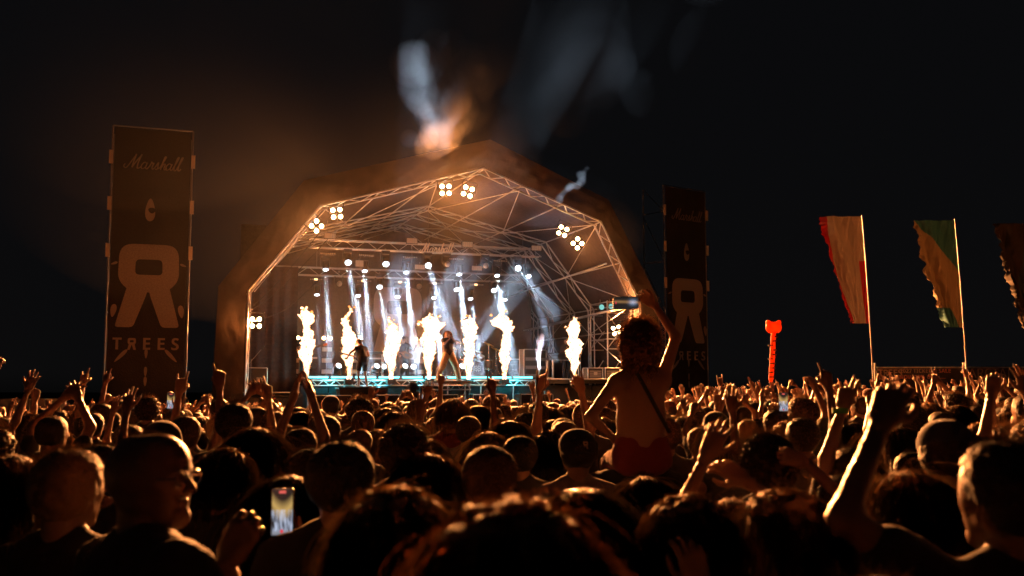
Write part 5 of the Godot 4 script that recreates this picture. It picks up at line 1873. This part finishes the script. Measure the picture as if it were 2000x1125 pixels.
func guest(x: float, z: float, tall: float, o: Dictionary, label: String, turn_by := 0.0) -> Node3D:
	# world positions given as aw become wrists in the person's own axes
	var at := Vector3(x, ground_y(x, z), z)
	var turn := facing(at) + turn_by
	var k := tall / 1.752
	if o.has("aw"):
		var arms := [{}, {}]
		for q in 2:
			if o.aw[q] != null:
				var a: Dictionary = o.aw[q].duplicate()
				a.w = to_local_of(at, turn, k, a.w)
				if a.has("pole"):
					a.pole = (a.pole as Vector3).rotated(Vector3.UP, -turn)
				if a.has("fingers"):
					a.fingers = ((a.fingers as Vector3).rotated(Vector3.UP, -turn)).normalized()
				if a.has("palm"):
					a.palm = (a.palm as Vector3).rotated(Vector3.UP, -turn)
				arms[q] = a
		o["arms"] = arms
	var fine := {"cell": 0.02, "head_cell": 0.0055, "hand_cell": 0.0048, "hair_cell": 0.009, "strands": 2500, "strand_width": 0.0009}
	fine.merge(o, true)
	spots.append(Vector2(x, z))
	return place(make_person(fine), at, turn, tall, label)

func phone(label: String, at: Vector3, turn: Vector3, wide: bool, screen: Material, big := 1.0) -> Node3D:
	var t := thing("phone", label, "phone", at)
	t.rotation = turn
	t.scale = Vector3.ONE * big
	var s := Vector3(0.155, 0.075, 0.009) if wide else Vector3(0.075, 0.155, 0.009)
	var b := Bag.new()
	var out := rounded([Vector2(-s.x, s.y) * 0.5, Vector2(s.x, s.y) * 0.5, Vector2(s.x, -s.y) * 0.5, Vector2(-s.x, -s.y) * 0.5], 0.012)
	flat_poly(b, out, 0.0045)
	flat_poly(b, out, -0.0045)
	for q in out.size():
		var p: Vector2 = out[q]
		var r: Vector2 = out[(q + 1) % out.size()]
		b.quad(Vector3(p.x, p.y, -0.0045), Vector3(p.x, p.y, 0.0045), Vector3(r.x, r.y, 0.0045), Vector3(r.x, r.y, -0.0045))
	part(t, "case", b.mesh(), M.phone)
	var q := QuadMesh.new()
	q.size = Vector2(s.x - 0.008, s.y - 0.008)
	part(t, "screen", q, screen, Vector3(0, 0, 0.0056))
	return t

func screen_picture(wide: bool) -> StandardMaterial3D:
	var w := 128 if wide else 64
	var h := 64 if wide else 128
	var im := Image.create(w, h, false, Image.FORMAT_RGBF)
	for y in h:
		for x in w:
			var u := float(x) / w
			var v := float(y) / h
			var c := Color(0.02, 0.016, 0.014)
			if wide:
				var r := Vector2((u - 0.78) * 1.6, v - 0.45).length()
				c += Color(0.35, 0.5, 0.8) * exp(-r * r * 18.0) * (0.6 + 0.6 * noise.get_noise_2d(u * 22.0, v * 10.0))
				c += Color(0.5, 0.25, 0.08) * exp(-pow((v - 0.35 - u * 0.1) * 9.0, 2.0)) * 0.5
				if u < 0.10 and u > 0.06 and v > 0.35 and v < 0.55:
					c = Color(0.8, 0.04, 0.08)
			else:
				c += Color(0.55, 0.35, 0.10) * clampf(1.0 - absf(v - 0.28 - 0.2 * sin(u * 3.0)) * 4.0, 0.0, 1.0)
				if v > 0.45 and v < 0.92:
					var beam := clampf(noise.get_noise_2d(u * 14.0 - v * 3.0, v * 2.0) * 2.2 + 0.35, 0.0, 1.0)
					c = c.lerp(Color(0.62, 0.72, 0.95), beam * 0.85)
				if v > 0.92:
					c = Color(0.25, 0.26, 0.3)
				if v < 0.09 and absf(u - 0.5) < 0.16 and v > 0.035:
					c = Color(0.75, 0.12, 0.10)
				if Vector2((u - 0.48), (v - 0.915) * 2.0).length() < 0.08:
					c = Color(0.8, 0.03, 0.05)
			im.set_pixel(x, y, c)
	var m := StandardMaterial3D.new()
	m.albedo_color = Color(0.02, 0.02, 0.02)
	m.roughness = 0.2
	m.emission_enabled = true
	m.emission = Color.BLACK
	m.emission_texture = ImageTexture.create_from_image(im)
	m.emission_energy_multiplier = 1.0
	return m

func make_crowd() -> void:
	foreground()
	standing_crowd()

func foreground() -> void:
	var H := Vector3.UP
	guest(-1.62, -3.24, 1.68, {"fem": true, "hair": "long", "colour": 1, "seed": 11, "shirt": 6}, "long-haired woman in black beside the fair cropped man")
	guest(-1.335, -3.04, 1.715, {"hair": "short", "colour": 3, "seed": 12, "skin": 3, "shirt": 6, "look": Vector3(0.02, -0.25, 0)}, "fair man with cropped hair in a black shirt, one ear lit")
	guest(-1.95, -4.75, 1.62, {"hair": "short", "colour": 1, "seed": 13, "look": Vector3(0, -0.8, 0), "aw": [{"w": Vector3(-1.86, 1.32, -4.55), "pose": "open", "palm": Vector3(1, 0, 0)}, {"w": Vector3(-1.76, 1.34, -4.6), "pose": "open", "palm": Vector3(-1, 0, 0)}]}, "dark-haired man clapping behind the fair cropped man")
	guest(-0.93, -2.6, 1.80, {"hair": "stubble", "colour": 1, "seed": 14, "head": 2, "skin": 1, "shirt": 6, "glasses": true, "look": Vector3(0.08, -1.1, 0), "wide": 1.06, "aw": [null, {"w": Vector3(-0.71, 1.47, -2.52), "pole": Vector3(0.2, -1, 0.3), "pose": "fist", "fingers": Vector3(0.5, 0.9, 0), "palm": Vector3(0, 0, -1)}]}, "shaven-headed man in glasses seen in profile, fist at his chest", -0.75)
	guest(-1.17, -4.1, 1.64, {"hair": "wavy", "colour": 1, "seed": 15, "shirt": 1}, "person with tousled dark hair behind the man in glasses")
	guest(-1.26, -4.95, 1.69, {"fem": true, "hair": "long", "colour": 1, "seed": 16, "shirt": 3}, "woman with long dark wavy hair behind the tousled person")
	guest(-1.67, -6.05, 1.79, {"hair": "short", "colour": 0, "seed": 17, "shirt": 6}, "tall man with a round black crop behind the dark-haired woman")
	guest(-0.53, -3.13, 1.735, {"hair": "short", "colour": 0, "seed": 18, "skin": 0, "shirt": 6, "wide": 1.03}, "broad man with short black hair right of the raised phone")
	guest(-0.88, -4.4, 1.63, {"hair": "short", "colour": 1, "seed": 19, "shirt": 1}, "shorter dark-haired man half hidden behind the broad man")
	guest(-0.51, -4.8, 1.70, {"hair": "curly", "colour": 1, "seed": 20, "shirt": 6}, "person with a round mop of dark curls")
	guest(-0.37, -4.45, 1.60, {"fem": true, "hair": "long", "colour": 2, "seed": 21, "shirt": 1}, "woman with frizzy brown hair to her shoulders below the dark curls")
	guest(-0.085, -3.78, 1.68, {"hair": "short", "colour": 2, "seed": 22, "skin": 3, "shirt": 6}, "man with short brown hair and both ears lit, in the middle")
	guest(0.045, -5.65, 1.62, {"hair": "short", "colour": 0, "seed": 23, "shirt": 1}, "black-haired man just behind the one with lit ears")
	guest(0.235, -6.35, 1.60, {"fem": true, "hair": "bob", "colour": 0, "seed": 24, "shirt": 6}, "woman with a black bob left of the backward black cap")
	var cap := guest(0.345, -5.3, 1.66, {"hair": "buzz", "colour": 0, "seed": 25, "shirt": 4, "cap": 6, "cap_turn": PI * 0.96}, "person in a black cap with a small ribbon symbol, brim turned backwards")
	var logo := part(cap, "cap_emblem", ribbon_symbol().mesh(), M.print)
	var hat: Transform3D = cap.get_meta("head_at")
	logo.transform = hat * Transform3D(Basis.IDENTITY, Vector3(0.028, 0.05, 0.119))
	logo.scale = Vector3.ONE * 0.04
	guest(-0.24, -2.1, 1.68, {"fem": true, "hair": "bob", "colour": 3, "seed": 26, "strands": 3400, "frizz": 0.22, "big": 1.06, "shirt": 1}, "person with a fluffy fair bob glowing round its outline")
	guest(0.0, -1.42, 1.73, {"hair": "wavy", "colour": 4, "seed": 27, "strands": 3400, "frizz": 0.2, "big": 1.1, "shirt": 6}, "out-of-focus person with thick wavy ginger hair beside the fluffy fair bob")
	var shades := guest(0.215, -2.98, 1.60, {"fem": true, "hair": "long", "colour": 0, "seed": 28, "shirt": 6}, "black-haired woman with sunglasses pushed up on her head")
	var g := Bag.new()
	for s in [-1.0, 1.0]:
		var ring := []
		var rr := []
		for q in 15:
			var w := TAU * q / 14
			ring.append(Vector3(0.036 * s + cos(w) * 0.03, 0.13 + sin(w) * 0.006, -0.02 + sin(w) * 0.024))
			rr.append(0.003)
		g.tube(ring, rr, 6)
		g.tube([Vector3(0.066 * s, 0.13, -0.02), Vector3(0.1 * s, 0.075, 0.03), Vector3(0.098 * s, 0.03, 0.05)], [0.003, 0.003, 0.003], 6)
	part(shades, "sunglasses", g.mesh(), M.chrome).transform = shades.get_meta("head_at")
	guest(0.545, -4.1, 1.53, {"fem": true, "hair": "long", "colour": 1, "seed": 29, "shirt": 1}, "short woman with long dark hair below the woman on shoulders")
	guest(0.47, -2.7, 1.60, {"fem": true, "hair": "wavy", "colour": 2, "seed": 30, "big": 1.08, "shirt": 3, "aw": [null, {"w": Vector3(0.47, 1.40, -2.52), "pole": Vector3(1, -0.6, 0.2), "pose": "relaxed", "fingers": Vector3(-0.25, 0.95, 0), "palm": Vector3(-0.2, 0, -1)}]}, "woman with wavy brown hair, one hand laid on the back of her head")
	guest(1.09, -4.3, 1.68, {"hair": "curly", "colour": 1, "seed": 31, "shirt": 6}, "person with dark curls right of the woman on shoulders")
	guest(0.70, -2.58, 1.635, {"hair": "wavy", "colour": 3, "seed": 32, "shirt": 1, "glasses": true, "look": Vector3(0, 0.9, 0)}, "person with wavy fair hair and glasses looking sideways")
	guest(1.18, -3.0, 1.65, {"fem": true, "hair": "long", "colour": 3, "seed": 33, "shirt": 4}, "woman with straight fair hair falling over her shoulders")
	guest(1.16, -2.36, 1.78, {"hair": "short", "colour": 0, "seed": 34, "head": 2, "skin": 1, "shirt": 6, "look": Vector3(0, 0.35, 0), "aw": [{"w": Vector3(0.885, 1.81, -2.42), "pole": Vector3(-1, -0.15, 0.35), "pose": "relaxed", "palm": Vector3(0.5, 0, -1)}, null]}, "big dark-haired man with one bent bare arm raised beside his head")
	guest(1.17, -2.0, 1.58, {"hair": "curly", "colour": 4, "seed": 35, "shirt": 1}, "person with ginger curls beside the big man with the bent arm")
	guest(0.70, -1.92, 1.55, {"hair": "short", "colour": 2, "seed": 36, "shirt": 6}, "short person with cropped brown hair below the bent arm")
	guest(1.66, -3.85, 1.76, {"hair": "buzz", "colour": 1, "seed": 37, "shirt": 1, "cap": 3, "look": Vector3(0, -0.5, 0)}, "tall person in a dark blue cap behind the bent arm")
	# arms raised on the right
	guest(0.75, -3.42, 1.52, {"fem": true, "hair": "long", "colour": 2, "seed": 38, "shirt": 4, "aw": [{"w": Vector3(0.655, 1.66, -3.42), "pole": Vector3(-0.6, -1, 0.2), "pose": "open", "palm": Vector3(0.6, 0, -1)}, {"w": Vector3(0.80, 1.58, -3.42), "pole": Vector3(1, -1, 0.2), "pose": "relaxed", "palm": Vector3(-0.8, 0, -1)}]}, "short woman with brown hair holding both open hands up before the curls")
	guest(1.55, -4.6, 1.62, {"hair": "short", "colour": 1, "seed": 39, "shirt": 6, "aw": [{"w": Vector3(1.52, 1.83, -4.6), "pole": Vector3(-0.8, -1, 0.3), "pose": "two", "palm": Vector3(0.4, 0, -1)}, null]}, "man raising one bare arm with a green wristband")
	var band := thing("wristband", "green paper wristband on the raised arm", "wristband", Vector3(1.505, 1.79, -4.6))
	var bb := Bag.new()
	bb.tube([Vector3(0, -0.012, 0), Vector3(0, 0.012, 0)], [0.037, 0.036], 16, false)
	part(band, "strap", bb.mesh(), mat(Color(0.08, 0.35, 0.05), 0.6))
	guest(1.30, -4.0, 1.55, {"hair": "short", "colour": 1, "seed": 40, "shirt": 6, "aw": [{"w": Vector3(1.17, 1.60, -4.0), "pole": Vector3(0.3, -1, 0.3), "pose": "fist", "fingers": Vector3(-0.9, 0.35, 0), "palm": Vector3(0, -0.4, -1)}, null]}, "short dark-haired man pushing one fist sideways")
	# horns in front of the stage
	guest(0.36, -6.85, 1.66, {"hair": "buzz", "colour": 1, "seed": 41, "shirt": 6, "aw": [{"w": Vector3(0.19, 1.86, -6.8), "pole": Vector3(-0.7, -1, 0.2), "pose": "horns", "palm": Vector3(0.3, 0, -1)}, {"w": Vector3(0.47, 1.87, -6.8), "pole": Vector3(1, -1, 0.2), "pose": "horns", "palm": Vector3(-0.3, 0, -1)}]}, "person holding up two horn signs in front of the white smoke jet")
	# hands clapped overhead
	guest(-1.28, -6.1, 1.64, {"hair": "short", "colour": 1, "seed": 42, "shirt": 6, "aw": [{"w": Vector3(-1.33, 1.84, -6.1), "pole": Vector3(-1, 0.1, 0.2), "pose": "open", "palm": Vector3(1, 0, 0), "fingers": Vector3(0.25, 1, 0)}, {"w": Vector3(-1.22, 1.84, -6.1), "pole": Vector3(1, 0.1, 0.2), "pose": "open", "palm": Vector3(-1, 0, 0), "fingers": Vector3(-0.25, 1, 0)}]}, "person clapping both hands overhead below the leftmost flame")
	# phone held up in the middle left
	guest(-0.80, -3.62, 1.58, {"fem": true, "hair": "long", "colour": 0, "seed": 43, "shirt": 6, "aw": [null, {"w": Vector3(-0.76, 1.37, -3.4), "pole": Vector3(0.4, -1, 0.3), "pose": "grip", "fingers": Vector3(0, 1, 0.05), "palm": Vector3(0, 0, 1)}]}, "short woman in black filming with the phone held before her")
	phone("phone held upright, its bright screen showing the stage in white beams", Vector3(-0.755, 1.495, -3.33), Vector3(-0.08, 0.05, 0.02), false, screen_picture(false))
	# the phone far left and the phone on the right
	guest(-3.25, -9.7, 1.70, {"hair": "short", "colour": 1, "seed": 44, "shirt": 1, "strands": 500, "aw": [null, {"w": Vector3(-3.27, 1.60, -9.75), "pole": Vector3(0.5, -1, 0.2), "pose": "grip", "palm": Vector3(0, 0, 1)}]}, "person holding a phone up before the banner tower on the left")
	phone("small upright phone with a lit screen held up before the banner tower", Vector3(-3.29, 1.74, -9.66), Vector3(0, 0.3, 0), false, screen_picture(false))
	guest(2.15, -8.2, 1.70, {"hair": "short", "colour": 1, "seed": 45, "shirt": 6, "strands": 500, "aw": [{"w": Vector3(2.19, 1.62, -8.2), "pole": Vector3(-0.5, -1, 0.2), "pose": "grip", "palm": Vector3(0, 0, 1)}, null]}, "person holding a phone up below the orange inflatable stick")
	phone("small upright phone with a lit screen held below the inflatable stick", Vector3(2.20, 1.76, -8.12), Vector3(0, -0.2, 0), false, screen_picture(false))
	# hands reaching in at the right edge
	guest(2.72, -5.5, 1.66, {"hair": "curly", "colour": 1, "seed": 46, "shirt": 1, "aw": [{"w": Vector3(2.64, 1.93, -5.5), "pole": Vector3(-0.5, -1, 0.2), "pose": "grip", "palm": Vector3(0.5, 0, -1)}, {"w": Vector3(2.82, 1.93, -5.5), "pole": Vector3(1, -1, 0.2), "pose": "open", "palm": Vector3(-0.5, 0, -1)}]}, "person with curls reaching both bare arms up beside the pole flags")
	guest(2.45, -4.7, 1.72, {"hair": "curly", "colour": 2, "seed": 47, "shirt": 6}, "person with lit brown curls at the flag side of the crowd")
	# the orange inflatable
	guest(4.62, -18.0, 1.72, {"hair": "short", "colour": 1, "seed": 48, "shirt": 1, "strands": 300, "aw": [{"w": Vector3(4.66, 1.86, -18.0), "pole": Vector3(-0.5, -1, 0.2), "pose": "fist"}, null]}, "person waving an orange inflatable stick over the crowd")
	var bear := thing("inflatable_stick", "orange inflatable stick with a round-eared bear head and dark stripes", "inflatable", Vector3(4.66, 1.9, -18.0))
	var orange := mat(Color(0.85, 0.19, 0.035), 0.32)
	orange.backlight_enabled = true
	orange.backlight = Color(0.9, 0.22, 0.035).linear_to_srgb()
	var tube := Bag.new()
	var pts := []
	var rr := []
	for q in 15:
		var t := q / 14.0
		pts.append(Vector3(0.075 * t, 0.02 + t * 0.92, 0))
		rr.append(0.045 + 0.003 * sin(q * 2.2) - (0.025 if q == 0 else 0.0))
	tube.tube(pts, rr, 14)
	part(bear, "tube", tube.mesh(), orange)
	for q in 10:
		var t := 0.1 + q * 0.088
		var c := Vector3(0.075 * t, 0.02 + t * 0.92, 0)
		var ring := Bag.new()
		ring.tube([c + Vector3(0, -0.012, 0), c + Vector3(0, 0.012, 0)], [0.0495, 0.0495], 14, false)
		part(bear, "stripe", ring.mesh(), mat(Color(0.10, 0.012, 0.005), 0.5)).rotation.z = 0.06 * sin(q * 2.0)
	var hd := Bag.new()
	hd.add(skin([[Vector3(-0.05, 1.04, 0), Vector3(0.05, 1.04, 0), 0.088, 0.088, 0.05], [Vector3(-0.05, 1.0, 0), Vector3(0.05, 1.0, 0), 0.08, 0.08, 0.05], [Vector3(-0.095, 1.115, 0), Vector3(-0.1, 1.12, 0), 0.042, 0.042, 0.025], [Vector3(0.095, 1.115, 0), Vector3(0.1, 1.12, 0), 0.042, 0.042, 0.025]], 0.012), Transform3D(Basis.IDENTITY, Vector3(0.075, -0.02, 0)))
	part(bear, "bear_head", hd.mesh(), orange)
	shoulder_rider()

func shoulder_rider() -> void:
	# a woman sitting on someone's shoulders, bare back, phone held up in her right hand
	guest(0.72, -5.86, 1.66, {"hair": "short", "colour": 1, "seed": 50, "shirt": 6, "wide": 1.08, "aw": [{"w": Vector3(0.52, 1.33, -6.15), "pose": "grip"}, {"w": Vector3(0.93, 1.33, -6.15), "pose": "grip"}]}, "man carrying the bare-backed woman on his shoulders")
	var o := {"fem": true, "cell": 0.013, "head_cell": 0.0055, "hand_cell": 0.0045, "blades": true, "hair": "mop", "colour": 4, "seed": 51, "strands": 3600, "frizz": 0.3, "strand_width": 0.0010, "hair_cell": 0.009, "big": 1.16, "skin": 0, "shirt": -1, "wide": 0.9, "shorts": true, "trouser_mat": M.cloth[7], "hips": 0.10,
		"knees": [Vector3(-0.16, 0.0, -0.42), Vector3(0.16, 0.0, -0.42)], "feet": [Vector3(-0.15, -0.42, -0.36), Vector3(0.15, -0.42, -0.36)], "look": Vector3(0.08, -0.15, 0),
		"arms": [{"w": Vector3(-0.17, 0.19, -0.02), "pole": Vector3(-1, 0.0, 0.6), "pose": "relaxed", "fingers": Vector3(0.6, -0.7, -0.3), "palm": Vector3(1, 0, 0)}, {"w": Vector3(0.115, 1.07, -0.08), "pole": Vector3(1, 0.05, 0.1), "pose": "grip", "fingers": Vector3(-0.75, 0.6, 0), "palm": Vector3(-0.3, -0.2, 1)}]}
	var p := make_person(o)
	var at := Vector3(0.745, 1.42, -5.80)
	place(p, at, 0.03, 1.56, "bare-backed woman with a curly bob riding on shoulders, filming with one arm up")
	var strap := Bag.new()
	var sp := []
	var sr := []
	for q in 9:
		var t := q / 8.0
		sp.append(Vector3(lerpf(-0.04, 0.17, t), lerpf(0.62, 0.24, t), 0.112 - 0.03 * t * t))
		sr.append(0.014)
	strap.tube(sp, sr, 6)
	var so := part(p, "bag_strap", strap.mesh(), M.black)
	phone("phone held sideways above the crowd by the woman riding on shoulders", Vector3(0.672, 2.385, -5.86), Vector3(0.05, 0.15, 0.03), true, screen_picture(true))

func standing_crowd() -> void:
	var kinds := []
	var say := []
	var A := func(x: float, y: float, z: float, pose: String, out := -0.8) -> Dictionary:
		var s := signf(x)
		return {"w": Vector3(x, y, z), "pole": Vector3(s * absf(out), -0.6, 0.35), "pose": pose, "palm": Vector3(-s * 0.3, 0, -1)}
	var down := [{}, {}]
	var low := {"cell": 0.024, "head_cell": 0.009, "hand_cell": 0.0075, "hair_cell": 0.012, "strands": 1300, "strand_width": 0.0012}
	var defs := [
		[{"hair": "short", "colour": 0, "shirt": 6}, "person with short black hair in a black T-shirt, arms lowered, among the crowd"],
		[{"hair": "short", "colour": 2, "shirt": 1, "skin": 3}, "person with short brown hair in a dark grey T-shirt, arms lowered, among the crowd"],
		[{"fem": true, "hair": "long", "colour": 1, "shirt": 6}, "person with long dark hair in a black top, arms lowered, among the crowd"],
		[{"fem": true, "hair": "tail", "colour": 2, "shirt": 3}, "person with a brown ponytail in a blue top, arms lowered, among the crowd"],
		[{"hair": "buzz", "colour": 1, "shirt": 4, "skin": 0}, "person with a shaven head in a pale T-shirt, arms lowered, among the crowd"],
		[{"hair": "curly", "colour": 1, "shirt": 1}, "person with dark curls in a grey T-shirt, arms lowered, among the crowd"],
		[{"fem": true, "hair": "bob", "colour": 3, "shirt": 2}, "person with a fair bob in a red top, arms lowered, among the crowd"],
		[{"hair": "buzz", "colour": 0, "cap": 0, "shirt": 6}, "person in a black cap and black T-shirt, arms lowered, among the crowd"],
		[{"hair": "buzz", "colour": 1, "cap": 2, "cap_turn": PI, "shirt": 1}, "person in a red cap turned backwards, arms lowered, among the crowd"],
		[{"fem": true, "hair": "long", "colour": 3, "shirt": 1}, "person with long fair hair in a grey top, arms lowered, among the crowd"],
		[{"hair": "short", "colour": 1, "shirt": 6, "arms": [A.call(-0.26, 1.96, -0.16, "horns"), {}]}, "dark-haired person with one arm up in a horn sign, among the crowd"],
		[{"hair": "short", "colour": 2, "shirt": 1, "skin": 3, "arms": [{}, A.call(0.24, 1.98, -0.2, "point")]}, "brown-haired person pointing one arm at the sky, among the crowd"],
		[{"fem": true, "hair": "long", "colour": 1, "shirt": 2, "arms": [A.call(-0.32, 1.88, -0.12, "open"), A.call(0.3, 1.92, -0.15, "open")]}, "long-haired person in red with both open hands raised, among the crowd"],
		[{"hair": "buzz", "colour": 1, "shirt": 6, "arms": [A.call(-0.06, 1.86, -0.2, "open", 1.4), A.call(0.06, 1.86, -0.2, "open", 1.4)]}, "shaven-headed person clapping overhead, among the crowd"],
		[{"hair": "curly", "colour": 2, "shirt": 5, "arms": [{}, A.call(0.28, 1.85, -0.25, "fist")]}, "curly-haired person in green with one fist raised, among the crowd"],
		[{"hair": "short", "colour": 3, "shirt": 3, "arms": [A.call(-0.30, 1.9, -0.05, "horns"), A.call(0.33, 1.86, -0.1, "two")]}, "fair-haired person in blue with both arms up in finger signs, among the crowd"],
		[{"hair": "short", "colour": 0, "shirt": 1, "cap": 5, "arms": [A.call(-0.2, 1.75, -0.38, "fist"), {}]}, "person in a green cap with one fist pushed forward, among the crowd"],
		[{"fem": true, "hair": "wavy", "colour": 2, "shirt": 6, "arms": [A.call(-0.14, 1.72, -0.3, "relaxed"), A.call(0.16, 1.70, -0.3, "relaxed")]}, "person with wavy brown hair holding both hands up before the face, among the crowd"],
		[{"hair": "short", "colour": 1, "shirt": 4, "skin": 2, "sleeve": 0.1, "arms": [A.call(-0.42, 1.78, -0.12, "open"), A.call(0.2, 2.0, -0.1, "point")]}, "dark-haired person in a pale vest with both bare arms up, among the crowd"],
		[{"fem": true, "hair": "bob", "colour": 1, "shirt": 1, "look": Vector3(0, -1.1, 0)}, "person with a dark bob turning to the side, arms lowered, among the crowd"]]
	var seed_n := 100
	for d in defs:
		var o: Dictionary = low.duplicate()
		o.merge(d[0], true)
		if not o.has("arms"):
			o["arms"] = down
		seed_n += 1
		o["seed"] = seed_n
		kinds.append(make_person(o))
		say.append(d[1])
	var used := {}
	rng.seed = 4711
	var count := 0
	for tries in 9000:
		if count >= 245:
			break
		var z := -sqrt(rng.randf_range(4.3 * 4.3, 14.6 * 14.6))
		var half := 0.55 * -z + 0.3
		var x := rng.randf_range(-half, half)
		if -z < 5.9 and absf(x / -z - 0.02) < 0.27:
			continue
		var gap := 0.40 + 0.008 * -z
		var free := true
		for s in spots:
			if (s - Vector2(x, z)).length_squared() < gap * gap:
				free = false
				break
		if not free:
			continue
		spots.append(Vector2(x, z))
		var up_chance := 0.05 if absf(x / z) < 0.22 else 0.12 if -z < 6.5 else 0.30
		var q: int = rng.randi_range(10, 18) if rng.randf() < up_chance else [0, 2, 1, 5, 6, 3, 9, 0, 2, 4, 1, 5, 9, 7, 3, 2, 6, 19, 0, 8, 1, 5, 2, 6][count % 24]
		var p: Node3D = kinds[q] if not used.has(q) else kinds[q].duplicate()
		used[q] = true
		var tall := clampf(rng.randfn(1.69, 0.075), 1.54, 1.86)
		if -z < 7.0:
			tall = minf(tall, 1.70)
		if kinds[q].get_node_or_null("hair") and defs[q][0].get("fem", false):
			tall -= 0.05
		var at := Vector3(x, ground_y(x, z), z)
		place(p, at, facing(at) + rng.randf_range(-0.35, 0.35), tall, say[q], "crowd standing before the stage")
		count += 1
	for q in kinds.size():
		if not used.has(q):
			kinds[q].free()
	far_crowd()

func joined(p: Node3D) -> ArrayMesh:
	var r := ArrayMesh.new()
	for k in p.get_children():
		var o := k as MeshInstance3D
		for s in o.mesh.get_surface_count():
			var b := Bag.new()
			var a := o.mesh.surface_get_arrays(s)
			b.v = a[Mesh.ARRAY_VERTEX]
			b.n = a[Mesh.ARRAY_NORMAL]
			b.i = a[Mesh.ARRAY_INDEX]
			var c := Bag.new()
			c.add(b, o.transform)
			c.mesh(o.material_override if o.material_override else o.mesh.surface_get_material(s), r)
	return r

func far_crowd() -> void:
	# the packed mass of people too far away to tell apart
	var root := Node3D.new()
	root.name = fresh("far_crowd")
	add_child(root, true)
	root.set_meta("kind", "stuff")
	tag(root, "dense mass of people packed up to the barrier and the fence", "crowd")
	var up := func(x: float, y: float, pose: String) -> Dictionary:
		return {"w": Vector3(x, y, -0.15), "pole": Vector3(signf(x), -0.6, 0.3), "pose": pose, "palm": Vector3(0, 0, -1)}
	var low := {"cell": 0.032, "head_cell": 0.012, "hand_cell": 0.0085, "hair_cell": 0.017, "strands": 130, "strand_width": 0.003}
	var defs := [{"hair": "short", "colour": 1, "shirt": 6}, {"hair": "short", "colour": 2, "shirt": 1, "arms": [up.call(-0.28, 1.92, "open"), {}]}, {"fem": true, "hair": "long", "colour": 2, "shirt": 3}, {"hair": "buzz", "colour": 0, "shirt": 4, "arms": [up.call(-0.3, 1.9, "horns"), up.call(0.3, 1.94, "point")]}, {"fem": true, "hair": "bob", "colour": 3, "shirt": 2, "arms": [{}, up.call(0.26, 1.9, "fist")]}, {"hair": "buzz", "colour": 0, "shirt": 1, "cap": 2}, {"hair": "short", "colour": 0, "shirt": 6, "skin": 2, "arms": [up.call(-0.1, 1.86, "open"), up.call(0.1, 1.86, "open")]}, {"hair": "curly", "colour": 1, "shirt": 5}]
	var lists := []
	var meshes := []
	for d in defs:
		var o: Dictionary = low.duplicate()
		o.merge(d, true)
		o["seed"] = 300 + lists.size()
		var p := make_person(o)
		meshes.append(joined(p))
		p.free()
		lists.append([])
	rng.seed = 99
	var far := []
	for tries in 22000:
		var z := -sqrt(rng.randf_range(14.5 * 14.5, 31.0 * 31.0))
		var half := 0.54 * -z
		var x := rng.randf_range(-half, half)
		var s := (Vector3(x, 0, z) - STAGE_AT).rotated(Vector3.UP, -STAGE_TURN)
		if s.z < 4.1 and absf(s.x) < 8.5 or s.z < 0.0:
			continue
		if x > 6.0 and z < -24.6:
			continue
		if (Vector2(x, z) - Vector2(4.62, -18.0)).length() < 0.5:
			continue
		var free := true
		for f in far:
			if (f - Vector2(x, z)).length_squared() < 0.26:
				free = false
				break
		if free:
			far.append(Vector2(x, z))
		if far.size() > 980:
			break
	for f in far:
		var up_more: bool = f.x > 3.0 or f.x < -5.0
		var q := rng.randi_range(0, 7)
		if up_more and rng.randf() < 0.1:
			q = [1, 3, 4, 6][rng.randi_range(0, 3)]
		elif not up_more and rng.randf() < 0.85:
			q = [0, 2, 5, 7][rng.randi_range(0, 3)]
		var at := Vector3(f.x, ground_y(f.x, f.y), f.y)
		var k := clampf(rng.randfn(1.69, 0.08), 1.52, 1.86) / 1.752
		lists[q].append(Transform3D(Basis(Vector3.UP, facing(at) + rng.randf_range(-0.5, 0.5)).scaled(Vector3.ONE * k), at))
	for q in meshes.size():
		if lists[q].size() == 0:
			continue
		var mm := MultiMesh.new()
		mm.transform_format = MultiMesh.TRANSFORM_3D
		mm.mesh = meshes[q]
		mm.instance_count = lists[q].size()
		for i in lists[q].size():
			mm.set_instance_transform(i, lists[q][i])
		var o := MultiMeshInstance3D.new()
		o.name = "people"
		o.multimesh = mm
		o.set_meta("kind", "stuff")
		root.add_child(o, true)
